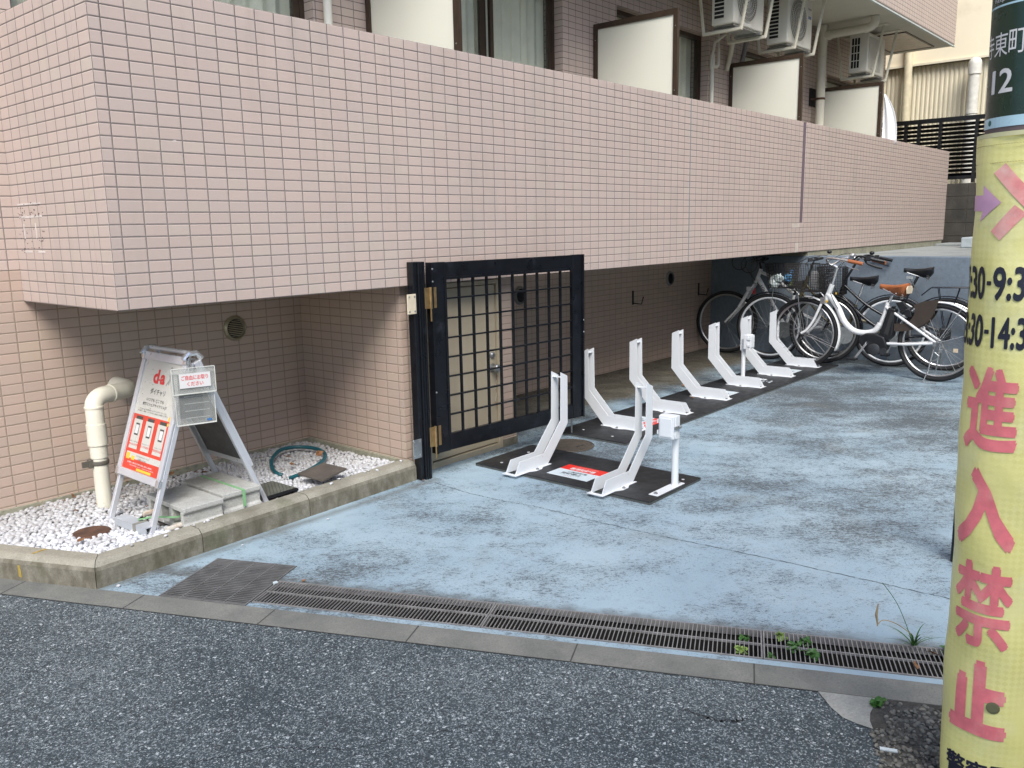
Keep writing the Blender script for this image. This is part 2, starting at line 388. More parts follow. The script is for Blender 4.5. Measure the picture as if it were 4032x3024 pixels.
    def build(s, name, mat, parent=None, smooth=False, bevel=0.0, M=None, seg=2):
        if MIRY: s.v = [(x, -y, z) for x, y, z in s.v]
        me = bpy.data.meshes.new(name); me.from_pydata(s.v, [], s.f)
        for mm in (mat if isinstance(mat, (list, tuple)) else [mat]): me.materials.append(mm)
        me.polygons.foreach_set('material_index', s.mi)
        bm = bmesh.new(); bm.from_mesh(me)
        bmesh.ops.recalc_face_normals(bm, faces=bm.faces)
        if bevel > 0:
            bmesh.ops.remove_doubles(bm, verts=bm.verts, dist=1e-5)
            ed = [e for e in bm.edges if len(e.link_faces) == 2 and e.calc_face_angle(0) > .5]
            bmesh.ops.bevel(bm, geom=ed, offset=bevel, segments=seg, affect='EDGES', profile=.5, clamp_overlap=True)
        bm.to_mesh(me); bm.free()
        if smooth:
            me.polygons.foreach_set('use_smooth', [True] * len(me.polygons))
            try: me.set_sharp_from_angle(angle=math.radians(38))
            except Exception: pass
        me.update()
        o = bpy.data.objects.new(name, me); COL.objects.link(o)
        if parent is not None: o.parent = parent
        if M is not None: o.matrix_local = M
        return o
def tag(o, label=None, cat=None, group=None, kind=None):
    if label: o['label'] = label
    if cat: o['category'] = cat
    if group: o['group'] = group
    if kind: o['kind'] = kind
    return o
def thing(name, label, cat, loc=(0, 0, 0), rz=0.0, group=None):
    o = bpy.data.objects.new(name, None); COL.objects.link(o); o.empty_display_size = .05
    o.location = loc; o.rotation_euler = (0, 0, rz); return tag(o, label, cat, group)
def dup(root, loc=None, rz=None, label=None):
    def cp(o, par):
        c = o.copy(); COL.objects.link(c); c.parent = par
        for ch in [q for q in bpy.data.objects if q.parent == o and q.name != c.name]: cp(ch, c)
        return c
    r = cp(root, None)
    if loc is not None: r.location = loc
    if rz is not None: r.rotation_euler = (0, 0, rz)
    if label: r['label'] = label
    return r
def struct(o): o['kind'] = 'structure'; return o

# text as flat mesh fitted in a box (local x right, y up)
_tc = {}
def text_raw(t, bold):
    key = (t, bold)
    if key in _tc: return _tc[key]
    c = bpy.data.curves.new('txt', 'FONT'); c.body = t; c.offset = bold; c.resolution_u = 3
    o = bpy.data.objects.new('txt', c); COL.objects.link(o)
    dg = bpy.context.evaluated_depsgraph_get()
    m = bpy.data.meshes.new_from_object(o.evaluated_get(dg))
    vs = [(v.co.x, v.co.y) for v in m.vertices]; fs = [tuple(p.vertices) for p in m.polygons]
    bpy.data.objects.remove(o); bpy.data.curves.remove(c); bpy.data.meshes.remove(m)
    _tc[key] = (vs, fs); return vs, fs
def textfit(mb, t, x0, y0, x1, y1, z=0.0, bold=.012):
    vs, fs = text_raw(t, bold)
    ax = min(v[0] for v in vs); bx = max(v[0] for v in vs); ay = min(v[1] for v in vs); by = max(v[1] for v in vs)
    mb.add([(x0 + (a - ax) / (bx - ax) * (x1 - x0), y0 + (b - ay) / (by - ay) * (y1 - y0), z) for a, b in vs], fs)

# ------------------------------------------------------------------ ground
def ST(s_, t_, z=0.0):
    q = A0 + Dv * s_ + Nv * t_; return (q.x, q.y, z)
def strip(mb, s0, s1, t0, t1, z=0.0):
    mb.poly([ST(s0, t0, z), ST(s1, t0, z), ST(s1, t1, z), ST(s0, t1, z)])
m = MB(); m.poly([(-150, -150, -.45), (150, -150, -.45), (150, 150, -.45), (-150, 150, -.45)])
struct(m.build('ground', SOIL))
m = MB(); strip(m, -40, 40, .13, 9); struct(m.build('asphalt_road', ASPH))
m = MB(); strip(m, -30, 30, 0, .13, .0015)
struct(m.build('concrete_gutter', GUT))
m = MB()
strip(m, .655, 14, -.035, 0); strip(m, .655, 14, -12, -.245); strip(m, -2.6, .258, -12, 0); strip(m, .258, .655, -12, -.402)
struct(m.build('parking_floor', BLUE))
# joints of the gutter
m = MB()
for k in range(-6, 12):
    s_ = .2 + .5867 * k
    strip(m, s_ - .0025, s_ + .0025, .002, .128, .0022)
strip(m, -8, 12, .127, .1315, .0023)
struct(m.build('gutter_joint', plain('joint_dark', (.055, .055, .05), .9)))
# long cracks in the painted floor
m = MB()
def crackline(pts, wd, seed):
    rnd = random.Random(seed); L = []
    for (a, b) in zip(pts[:-1], pts[1:]):
        for k in range(40):
            t = k / 40; L.append((a[0] + (b[0] - a[0]) * t + rnd.uniform(-.004, .004), a[1] + (b[1] - a[1]) * t + rnd.uniform(-.002, .002)))
    for p, q in zip(L[:-1], L[1:]):
        w1 = wd * rnd.uniform(.2, 1.3)
        m.poly([(p[0] - w1, p[1], .0012), (q[0] - w1, q[1], .0012), (q[0] + w1, q[1], .0012), (p[0] + w1, p[1], .0012)])
crackline([(1.625, -.10), (1.60, -.43), (1.615, -.67), (1.65, -.87), (1.656, -1.25), (1.67, -1.5), (1.735, -2.165), (1.78, -2.9), (1.80, -3.6)], .0022, 3)
struct(m.build('floor_crack', plain('crack_dark', (.05, .052, .05), .95)))
m = MB()
def roadcrack(pts, wd, seed):
    rnd = random.Random(seed)
    P = []
    for (a, b) in zip(pts[:-1], pts[1:]):
        for k in range(25): u = k / 25; P.append((a[0] + (b[0] - a[0]) * u + rnd.gauss(0, .004), a[1] + (b[1] - a[1]) * u + rnd.gauss(0, .004)))
    for p, q in zip(P[:-1], P[1:]):
        w1 = wd * rnd.uniform(.1, 1.2); d = Vector((q[0] - p[0], q[1] - p[1])).normalized(); n_ = Vector((-d.y, d.x)) * w1
        m.poly([ST(p[0] - n_.x, p[1] - n_.y, .0012), ST(q[0] - n_.x, q[1] - n_.y, .0012), ST(q[0] + n_.x, q[1] + n_.y, .0012), ST(p[0] + n_.x, p[1] + n_.y, .0012)])
roadcrack([(2.35, .33), (2.45, .36), (2.52, .34)], .0022, 5); roadcrack([(.9, 1.0), (1.25, .78), (1.45, .74), (1.8, .52)], .0013, 6); roadcrack([(-.4, .5), (.0, .62), (.3, .60)], .0012, 7)
struct(m.build('road_crack', plain('road_crack_dark', (.02, .022, .025), .95)))
# drain pits
m = MB()
def pit(s0, s1, t0, t1, zb):
    c = [ST(s0, t0, -.001), ST(s1, t0, -.001), ST(s1, t1, -.001), ST(s0, t1, -.001)]; d = [(p[0], p[1], zb) for p in c]
    m.poly(d)
    for i in range(4): m.poly([c[i], c[(i + 1) % 4], d[(i + 1) % 4], d[i]])
pit(.655, 9, -.245, -.035, -.20); pit(.258, .655, -.402, 0, -.25)
struct(m.build('drain_channel', PITM))
# trench gratings
def grating(s0, s1, t0, t1, along, name, label, grp, mat, pitch, zt=.003, rods=1, bw=.0030, bh=.005):
    root = thing(name, label, 'drain grate', ST(s0, t0), 0, grp)
    O = Vector(ST(s0, t0)); L = s1 - s0; W = t1 - t0
    ang = math.atan2(Dv.y, Dv.x); root.rotation_euler = (0, 0, ang)
    # local x along s, local y along -t ... Nv is Dv rotated by -90deg
    f = MB(); e = .005
    f.box(0, L, -e, 0, zt - .026, zt); f.box(0, L, -W, -W + e, zt - .026, zt)
    f.box(0, e, -W + e, -e, zt - .026, zt - .0005); f.box(L - e, L, -W + e, -e, zt - .026, zt - .0005)
    f.build('frame', mat, root)
    b = MB()
    if along:      # bars parallel to s
        n = int(W / pitch)
        for k in range(1, n): b.box(e, L - e, -k * W / n - bw / 2, -k * W / n + bw / 2, zt - bh, zt - .0004)
        for r_ in range(rods): x = L * (r_ + 1) / (rods + 1); b.box(x - .0025, x + .0025, -W + e, -e, zt - .008, zt + .0002)
    else:
        n = int(L / pitch)
        for k in range(1, n): b.box(k * L / n - bw / 2, k * L / n + bw / 2, -W + e, -e, zt - bh, zt - .0004)
        for r_ in range(rods): y = -W * (r_ + 1) / (rods + 1); b.box(e, L - e, y - .0022, y + .0022, zt - .008, zt + .0002)
    b.build('bars', mat, root); return root
tl = ['steel trench grate beside the square drain cover, leftmost of the row', 'steel trench grate in the middle of the row, second from the square cover',
      'steel trench grate with green weeds growing up through its bars', 'steel trench grate running off behind the yellow pole']
for i, (a, b) in enumerate([(.660, 1.594), (1.597, 2.575), (2.578, 3.56), (3.563, 4.55)]):
    grating(a, b, -.242, -.038, False, 'trench_grate', tl[i], 'trench grates along the road edge', GRATE, .0146)
grating(.262, .652, -.398, -.004, True, 'square_grate', 'square steel drain grate with fine bars, next to the planter corner', None, GRATE2, .0148, rods=3)

# bottom right: broken edge, mortar patch and dark gravel
def stpoly(mb, pts, z): mb.poly([ST(a, b, z) for a, b in pts])
m = MB(); stpoly(m, [(2.735, .131), (2.80, .131), (2.90, .131), (2.905, .165), (2.885, .185), (2.872, .22), (2.866, .262), (2.869, .302), (2.83, .285), (2.793, .262), (2.765, .215)], .003)
struct(m.build('mortar_patch', PATCH))
m = MB(); stpoly(m, [(2.905, .131), (4.2, .131), (4.2, .9), (2.95, .75), (2.90, .62), (2.875, .50), (2.868, .40), (2.869, .302), (2.866, .262), (2.872, .22), (2.885, .185), (2.905, .165)], .0035)
tag(m.build('coarse_gravel', COBB), 'dark coarse loose gravel at the foot of the pole', 'gravel', kind='stuff')

# ------------------------------------------------------------------ planter kerb
root = thing('planter_kerb', 'mossy concrete kerb with rounded edge around the white gravel bed', 'kerb')
def kerb_block(p, q, inn, name='kerb_block', ca=0.0, cb=0.0):
    """p,q ground outer corners, inn inward normal (2-D); ca, cb mitre shifts at the inner side"""
    p = Vector(p); q = Vector(q); inn = Vector(inn); d = (q - p).normalized()
    prof = [(0, -.05), (0, .074), (.006, .090), (.022, .106), (.034, .11), (.098, .11), (.104, .104), (.104, -.05)]
    b = MB(); n = len(prof); vs = []
    for base, sh in ((p, ca), (q, cb)):
        for (o, z) in prof: c = base + inn * o + d * sh * (o / .104); vs.append((c.x, c.y, z))
    fs = [tuple(range(n)), tuple(range(2 * n - 1, n - 1, -1))] + [(i, n + i, n + (i + 1) % n, (i + 1) % n) for i in range(n)]
    b.add(vs, fs); return b.build(name, KERB, root)
C0 = Vector((-.243, -.093)); inn1 = Vector((-.035, 1)).normalized()
pts = [C0, C0.lerp(Vector((1.60, -.022)), .262), C0.lerp(Vector((1.60, -.022)), .262 + .325), Vector((1.60, -.022))]
g_ = .0022
for i in range(3):
    a, b = pts[i], pts[i + 1]; d = (b - a).normalized()
    kerb_block(a + d * (g_ if i else .001), b - d * g_, inn1, ca=(.0686 if i == 0 else 0))
dl = (-Dv); a = C0.copy()
innl = Vector((-Nv.x, -Nv.y))
for i in range(5):
    b = a + dl * .6
    kerb_block(a + dl * g_, b - dl * g_, innl, ca=(.0686 if i == 0 else 0)); a = b
# faded yellow paint marks on the kerb
m = MB()
def on_left(s_, o, z): c = C0 + dl * s_ + innl * o; return (c.x, c.y, z)
m.poly([on_left(.335, .035, .1108), on_left(.35, .035, .1108), on_left(.335, .095, .1108), on_left(.318, .095, .1108)])
m.poly([on_left(.373, -.0008, .015), on_left(.39, -.0008, .02), on_left(.39, -.0008, .07), on_left(.378, -.0008, .07)])
m.build('yellow_paint_mark', plain('faded_yellow_paint', (.38, .27, .06), .8, var=.4, scale=40), root)

# ------------------------------------------------------------------ gravel bed
def inside(x, y):
    if y > .99 or x > 1.575: return False
    yf = -.093 + (x + .243) * .0385 + .10
    if y < yf: return False
    v = Vector((x, y)) - A0
    if v.dot(Nv) > -.085: return False
    return x > -1.3
ico = bmesh.new(); bmesh.ops.create_icosphere(ico, subdivisions=2, radius=1.0)
iv = np.array([v.co[:] for v in ico.verts]); ifc = np.array([[v.index for v in f.verts] for f in ico.faces]); ico.free()
rng = np.random.default_rng(5)
def gravel_height(x, y): return .072 + .012 * math.sin(x * 5 + 1) * math.cos(y * 6) - .02 * max(0, y - .6)
def pebbles(name, centers, sizes, label, mat, flat=.62):
    VS = []; FS = []; TN = []; k = 0
    for c, sz in zip(centers, sizes):
        sc = sz * np.array([rng.uniform(.85, 1.35), rng.uniform(.7, 1.0), rng.uniform(flat - .12, flat + .15)])
        a = rng.uniform(0, 2 * PI); b = rng.normal(0, .35); e = rng.normal(0, .35)
        Rz = np.array([[math.cos(a), -math.sin(a), 0], [math.sin(a), math.cos(a), 0], [0, 0, 1]])
        Rx = np.array([[1, 0, 0], [0, math.cos(b), -math.sin(b)], [0, math.sin(b), math.cos(b)]])
        Ry = np.array([[math.cos(e), 0, math.sin(e)], [0, 1, 0], [-math.sin(e), 0, math.cos(e)]])
        ph = rng.uniform(0, 6, 3)
        loc = iv * (1 + .10 * np.sin(iv[:, [1, 2, 0]] * 2.3 + ph)) * sc
        VS.append(loc @ (Rz @ Rx @ Ry).T + np.array(c)); FS.append(ifc + k); shade_dirt = min(1.0, max(0.0, (c[1] - .35) / .45) * .8 + max(0.0, (c[0] - .1) / 1.5) * .45) if name == 'white_gravel' else 0.0  # pebbles greyer towards wall and right: dirt plus shade painted into the tint
        TN.append(np.full(len(iv), (rng.uniform(.0, 1) ** .4) * (1 - .75 * shade_dirt))); k += len(iv)
    V = np.concatenate(VS); F = np.concatenate(FS)
    me = bpy.data.meshes.new(name); me.from_pydata(V.tolist(), [], F.tolist()); me.materials.append(mat)
    at = me.attributes.new('tint', 'FLOAT', 'POINT'); at.data.foreach_set('value', np.concatenate(TN).astype(np.float32))
    me.polygons.foreach_set('use_smooth', [True] * len(me.polygons)); me.update()
    o = bpy.data.objects.new(name, me); COL.objects.link(o); return tag(o, label, 'gravel', kind='stuff')
cs = []; zs = []
# jittered hex grid, two layers
LIDC = (-.055, .375)
for layer, (pt, dz) in enumerate([(.0245, 0.0), (.0255, .0105)]):
    y = -.1; r_ = 0
    while y < 1.0:
        x = -1.3 + (r_ % 2) * pt / 2
        while x < 1.58:
            xx = x + rng.uniform(-.006, .006); yy = y + rng.uniform(-.006, .006)
            if inside(xx, yy):
                dl_ = math.hypot((xx - LIDC[0]) / .075, (yy - LIDC[1]) / .062)
                hat = (.70 < xx < .90 and .12 < yy < .36) or (.165 < xx < .66 and .0 < yy < .43 and rng.uniform() > (.12 if xx > .2 else .5))
                if not (dl_ < 1 and rng.uniform() > .04) and not hat:
                    cs.append((xx, yy, gravel_height(xx, yy) - .004 + dz + rng.uniform(-.004, .006))); zs.append(rng.uniform(.0100, .0168))
            x += pt
        y += pt * .87; r_ += 1
for _ in range(16):                                   # strays on the kerb and just beside it
    u_ = rng.uniform(0, 1.8); cs.append((-.2 + u_, -.093 + u_ * .0385 + (rng.uniform(.04, .09) if rng.uniform() < .65 else -rng.uniform(.02, .12)), 0)); zs.append(rng.uniform(.006, .011))
    cs[-1] = (cs[-1][0], cs[-1][1], .116 if cs[-1][1] > -.093 + u_ * .0385 else .006)
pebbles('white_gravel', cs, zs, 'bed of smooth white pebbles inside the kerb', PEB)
# soil under the pebbles
m = MB(); m.poly([ST(-2.6, -.09, .066), ST(-.02, -.09, .066), (1.58, .06, .066), (1.58, 1.0, .066), (-2.0, 1.0, .066)])
struct(m.build('planter_soil', SOIL))
# coarse gravel stones bottom right
cs = []; zs = []
for _ in range(2600):
    s_ = rng.uniform(2.86, 3.4); t_ = rng.uniform(.15, .72)
    if s_ < 2.91 and t_ < .3: continue
    p = ST(s_, t_, .004 + rng.uniform(-.003, .004)); cs.append(p); zs.append(rng.uniform(.003, .0085))
def stone_mat():
    g = G('dark_road_stone', .7); at = g.n('Attribute', attribute_name='tint'); at.attribute_type = 'GEOMETRY'
    g.col(g.mix(g.math('POWER', at.outputs['Fac'], 3.0), (.045, .047, .045), (.21, .20, .17))); return g.m
pebbles('loose_stone', cs, zs, 'scattered loose dark stones at the road edge by the pole', stone_mat())

# ------------------------------------------------------------------ apartment building
B = thing('apartment_building', 'pink tiled apartment block with a long solid balcony wall over the bicycle parking', 'building')
ZB, ZT = 1.11, 2.41
def bpart(name, mb, mat, **k): return mb.build(name, mat, B, **k)
m = MB()
# long balcony parapet; a narrow recess splits it
m.box(0, 7.05, 0, .15, ZB, ZT); m.box(7.15, 12.60, 0, .15, ZB, ZT); m.box(7.05, 7.15, .0, .15, ZB, 1.41); m.box(7.05, 7.15, .10, .15, 1.41, ZT)
bpart('balcony_wall', m, TILE, bevel=.003, seg=1)
m = MB(); m.box(7.0505, 7.1495, .012, .098, 1.4105, ZT - .001); bpart('slot_shade_panel', m, plain('mauve_slot_shade', (.15, .115, .135), .6))  # added panel in the open slot, its mauve paint and shade in one colour
for x_ in (.0, 12.45): m = MB(); m.box(x_, x_ + .15, .15, 1.0, ZB, ZT); bpart('balcony_side_wall', m, TILE)
m = MB(); m.box(4.745, 4.755, -.0015, .001, ZB + .002, ZT); m.box(7.146, 7.1495, -.0012, .001, ZB + .002, 1.41); bpart('expansion_joint', m, plain('joint_sealant', (.22, .25, .25), .6))
m = MB(); m.box(6.85, 7.05, -.0012, .001, 1.362, 1.408); m.box(6.953, 7.047, -.0012, .001, ZB + .002, ZB + .098)
bpart('replaced_tile', m, plain('new_tile', (.58, .51, .45), .35))
m = MB(); m.box(.15, 12.45, .15, 1.0, 1.115, 1.28); bpart('balcony_floor', m, SOFFIT)
# lower walls
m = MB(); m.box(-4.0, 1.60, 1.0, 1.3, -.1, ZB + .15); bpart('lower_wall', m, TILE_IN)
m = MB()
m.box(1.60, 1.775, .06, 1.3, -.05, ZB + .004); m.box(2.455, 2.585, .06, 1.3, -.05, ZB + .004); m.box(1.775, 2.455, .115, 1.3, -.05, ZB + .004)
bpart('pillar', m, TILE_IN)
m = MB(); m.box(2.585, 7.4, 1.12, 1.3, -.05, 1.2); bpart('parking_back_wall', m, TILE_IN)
for xa, xb in ((1.59, 1.72), (2.45, 2.59)): m = MB(); m.box(xa, xb, .055, .10, 0, .052); bpart('pillar_plinth', m, KERB)
# concrete sill showing between wall tiles and gravel
m = MB(); m.box(-3, 1.598, .985, 1.0, 0, .10); m.box(1.575, 1.6, .12, .985, 0, .105); bpart('wall_footing', m, FOUND)
# wall behind the balconies with recessed windows
WIN = [(-.70 + 2.535 * k + .80, -.70 + 2.535 * k + 2.53) for k in range(-1, 5)]     # opening x ranges
YW = 1.0
m = MB(); prev = -4.0; ZW = 3.36
for a, b in WIN:
    m.box(prev, a, YW, 1.3, ZB + .151, 3.9); m.box(a, b, YW, 1.3, ZW, 3.9); m.box(a, b, YW + .12, 1.3, 1.262, 1.285); prev = b
m.box(prev, 12.60, YW, 1.3, ZB + .151, 3.9)
bpart('upper_wall', m, TILE)
m = MB()
for a, b in WIN: m.box(a - .2, b + .2, 1.55, 1.6, 1.2, 3.9)
m.box(-4, 12.6, 1.301, 1.55, 3.4, 3.45); m.box(-4, 12.6, 1.301, 1.55, 1.2, 1.25)
bpart('room_interior', m, ROOM)
# block of the floors above (behind and above, shades the place)
m = MB(); m.box(-4.0, 12.60, 1.0, 9.0, 3.901, 14.0); m.box(-4.0, 12.6, 1.61, 9.0, 0, 3.9); bpart('upper_storeys', m, TILE)
m = MB(); m.box(0.0, 12.45, .0, .15, 3.90, 5.15); m.box(12.30, 12.45, .15, 1.0, 3.90, 5.15); m.box(0, .15, .15, 1.0, 3.90, 5.15); bpart('upper_balcony_wall', m, TILE, bevel=.003, seg=1)
m = MB(); m.box(.0, 12.45, .012, 1.0, 3.885, 3.8995); m.box(.0, 12.45, .15, 1.0, 3.9, 4.05); bpart('upper_balcony_soffit', m, SOFFIT)
m = MB(); m.box(0, 12.46, -.004, .020, 3.868, 3.8845); bpart('drip_edge', m, plain('drip_edge', (.50, .56, .54), .5))
m = MB(); m.box(10.9, 12.25, .22, .245, 3.872, 3.8845); m.box(10.9, 12.25, .80, .825, 3.872, 3.8845); m.box(10.9, 10.925, .245, .80, 3.872, 3.8845); m.box(12.225, 12.25, .245, .80, 3.872, 3.8845)
bpart('soffit_hatch_frame', m, BROWN)
m = MB(); m.box(10.925, 12.225, .245, .80, 3.878, 3.8845); bpart('soffit_hatch', m, plain('hatch_cover', (.60, .52, .42), .5))
# windows
def window(a, b):
    f = MB(); y0, y1 = YW + .085, YW + .15
    f.box(a, a + .035, y0, y1, 1.286, ZW); f.box(b - .035, b, y0, y1, 1.286, ZW); f.box(a + .035, b - .035, y0, y1, ZW - .04, ZW); f.box(a + .035, b - .035, y0, y1, 1.286, 1.33)
    wf = bpart('window', f, BROWN)
    mid = a + .53 * (b - a)
    s = MB(); s.box(mid - .075, mid - .01, y0 + .03, y1 - .008, 1.33, ZW - .04); s.box(mid + .012, mid + .05, y0 + .005, y0 + .03, 1.33, ZW - .04)
    s.box(b - .075, b - .036, y0 + .005, y0 + .03, 1.33, ZW - .04)
    s.build('sash', BROWN, wf)
    g = MB(); g.box(a + .035, mid - .075, y0 + .045, y0 + .050, 1.33, ZW - .04); g.box(mid + .05, b - .075, y0 + .018, y0 + .023, 1.33, ZW - .04)
    g.build('pane', GLASS, wf)
    c = MB(); n = 90; r0 = []
    for i in range(n + 1):
        x = a + .03 + (b - a - .06) * i / n; y = YW + .20 + .014 * math.sin(i * 1.1) + .008 * math.sin(i * .37 + a)
        r0.append((x, y))
    vs = [(x, y, 1.3) for x, y in r0] + [(x, y, ZW) for x, y in r0]
    c.add(vs, [(i, i + 1, n + 2 + i, n + 1 + i) for i in range(n)])
    c.build('curtain', CURT, wf, smooth=True)
for a, b in WIN: window(a, b)
# door in the pillar
m = MB()
m.box(1.776, 1.815, .062, .11, .0, 1.10); m.box(2.415, 2.454, .062, .11, .0, 1.10); m.box(1.815, 2.415, .062, .11, 1.075, 1.10); m.box(1.815, 2.415, .062, .112, .0, .035)
df = bpart('door', m, DOOR, bevel=.002, seg=1)
m = MB(); m.box(1.820, 2.410, .074, .112, .042, 1.068); m.build('door_leaf', DOOR, df, bevel=.002, seg=1)
m = MB(); m.box(1.815, 2.415, .090, .111, .0355, .0415); m.box(2.4105, 2.4145, .090, .111, .05, 1.06); m.build('door_gap', DARK, df)
m = MB(); m.lathe((2.372, .072, .622), (0, -1, 0), [(.021, 0), (.021, .006), (.012, .014), (.012, .016)], 20); m.build('lock_cylinder', STEEL, df, smooth=True)
m = MB(); m.lathe((2.372, .072, .540), (0, -1, 0), [(.028, 0), (.028, .006), (.016, .012), (.016, .03), (.026, .034), (.026, .05), (.02, .056)], 22); m.build('door_knob', STEEL, df, smooth=True)
m = MB(); m.tube([(2.375, .03, .515), (2.378, .04, .46), (2.372, .05, .42), (2.383, .05, .37), (2.376, .055, .33), (2.39, .055, .29), (2.40, .055, .31)], .0022, 5)
m.ring((2.375, .025, .52), (0, 1, 0), .012, .0015, 16, 5); m.build('key_cord', RUSTW, df)
VENTM = plain('tarnished_vent', (.36, .32, .22), .4, .5, var=.2, scale=30)
# round vent caps in the walls
def vent(x, y, z, r=.075):
    o = MB(); o.lathe((x, y, z), (0, -1, 0), [(r, -.01), (r, .004), (r * .93, .014), (r * .80, .022), (r * .72, .012), (r * .70, .004)], 40)
    v_ = bpart('vent_cap', o, VENTM if y < 1.05 else GREYPL, smooth=True)
    q = MB(); q.lathe((x, y - .0045, z), (0, -1, 0), [(r * .70, 0), (r * .70, .001)], 30); q.build('vent_opening', DARK, v_)
    s = MB()
    for k in range(-4, 5):
        zz = k * r * .145; hw = math.sqrt(max(0, (r * .69) ** 2 - zz ** 2)); s.box(x - hw, x + hw, y - .020, y - .010, z + zz - .0022, z + zz + .0018)
    s.build('vent_slats', VENTM if y < 1.05 else BLKPL, v_)
vent(1.128, 1.0, .862); vent(3.90, 1.12, .85, .08); vent(6.38, 1.12, .853, .08)
def hook(x, y, z):
    s = MB(); s.box(x - .012, x + .012, y - .006, y, z - .07, z + .07); s.tube([(x, y - .006, z - .055), (x + .02, y - .09, z - .062), (x + .035, y - .105, z + .012)], .006, 6)
    bpart('wall_hook', s, BLKPL)
hook(5.66, 1.12, .70); hook(7.02, 1.12, .695)
# partitions between the balconies
def partition(x, label=None):
    f = MB(); t = .016; y0, y1 = .165, .992; z0, z1 = 1.281, 3.135
    f.box(x - t, x + t, y0, y0 + .04, z0, z1); f.box(x - t, x + t, y1 - .04, y1, z0, z1); f.box(x - t, x + t, y0 + .04, y1 - .04, z1 - .045, z1); f.box(x - t, x + t, y0 + .04, y1 - .04, z0, z0 + .05)
    pf = bpart('balcony_partition', f, BROWN)
    q = MB()
    for zz in (1.5, 2.0, 2.5, 3.0):
        for yy in (y0 + .02, y1 - .02): q.lathe((x - t, yy, zz), (-1, 0, 0), [(.005, 0), (.004, .003)], 8)
    q.build('frame_screws', STEEL, pf)
    p = MB(); p.box(x - .005, x + .005, y0 + .04, y1 - .04, z0 + .05, z1 - .045); p.build('partition_panel', PANEL, pf)
for x in (2.26, 4.815, 7.39, 9.92): partition(x)
# old patch of adhesive marks on the side wall
m = MB(); rnd = random.Random(3)
for (y0, y1, z0, z1) in [(.66, .93, 1.565, 1.572), (.66, .92, 1.505, 1.515), (.88, .89, 1.41, 1.48), (.74, .75, 1.41, 1.48), (.67, .75, 1.345, 1.355), (.82, .90, 1.345, 1.355)]:
    m.box(-.0012, .001, y0, y1, z0, z1)
bpart('glue_mark', m, plain('glue_mark', (.62, .56, .52), .6))
m = MB()
for _ in range(90):
    y = rnd.uniform(.64, .94); z = rnd.choice([1.53, 1.56, 1.51, 1.44, 1.40, 1.36]) + rnd.gauss(0, .008); s = rnd.uniform(.0015, .005)
    m.box(-.0014, .001, y, y + s * rnd.uniform(.6, 2.5), z, z + s)
bpart('dirt_mark', m, plain('dirt_mark', (.10, .07, .06), .8))

# ------------------------------------------------------------------ retaining wall, platform, back of the yard
m = MB(); m.box(7.32, 7.50, -6.5, 1.3, -.05, 1.063); rw = m.build('retaining_wall', RETW, bevel=.006)
tag(rw, 'blue-grey painted concrete retaining wall behind the bicycles', 'wall')
m = MB(); m.box(7.501, 13.0, -6.5, .009, .9, 1.03); struct(m.build('raised_yard', PLAT))
m = MB(); m.box(7.33, 12.55, .010, .30, .95, 1.1085); bpart('foundation_strip', m, FOUND)
# concrete block wall
cw = thing('block_wall', 'dark concrete block boundary wall under the black louvre fence', 'wall', (13.0, -1, 1.05))
m = MB()
for r_ in range(5):
    z0 = 1.957 - .2 * (r_ + 1); off = 0.0
    y = -6.2 + off
    while y < 2.4:
        m.box(0, .15, y + 1.003, y + 1.397, max(-.1, z0 - 1.05 + .003), z0 + .197 - 1.05)
        y += .4
m.build('blocks', CMU, cw, bevel=.003, seg=1)
m = MB(); m.box(.006, .144, -5.2, 3.35, -.10, .903); m.build('mortar', plain('block_mortar', (.075, .07, .055), .9), cw)
# louvre fence on top
lf = thing('louvre_fence', 'black horizontal louvre fence standing on the block wall', 'fence', (13.0, 0, 2.02))
m = MB()
m.box(.03, .11, -4.6, 3.0, .87, .935); m.box(.03, .11, -4.6, 3.0, 0, .05); m.build('rail', LOUVRE, lf)
for y in (-4.5, -3.0, -1.55, -.245, .262, .575, .77, 1.95): m = MB(); m.box(.02, .10, y - .022, y + .022, -.06, .87); m.build('fence_post', LOUVRE, lf)
m = MB()
for k in range(13):
    z = .07 + k * .0625
    M_ = Matrix.Translation((.07, 0, z)) @ Matrix.Rotation(math.radians(36), 4, 'Y')
    m.box(-.034, .034, -4.6, 3.0, -.002, .002, M_)
m.build('slats', LOUVRE, lf)
# neighbour building behind
nb = thing('neighbour_building', 'cream plaster house with corrugated cladding behind the louvre fence', 'building', (14.5, 0, 0))
m = MB(); m.box(0.05, 3, -9, 9, 0, 3.999); m.box(-.10, 3, -9, 9, 4.0, 12); m.build('plaster_wall', PLASTER, nb)
m = MB(); prof = []; y = -6.0; k = 0
while y < 4.5:
    prof += [(y, 0), (y + .022, 0), (y + .032, -.022), (y + .058, -.022), (y + .068, 0)]; y += .072
vs = [(x, y_, .9) for y_, x in prof] + [(x, y_, 3.985) for y_, x in prof]; n = len(prof)
m.add(vs, [(i, i + 1, n + i + 1, n + i) for i in range(n - 1)]); m.build('corrugated_cladding', CORR, nb)
m = MB(); m.box(-.125, -.101, -9, 9, 3.985, 4.02); m.build('flashing', CORR, nb)
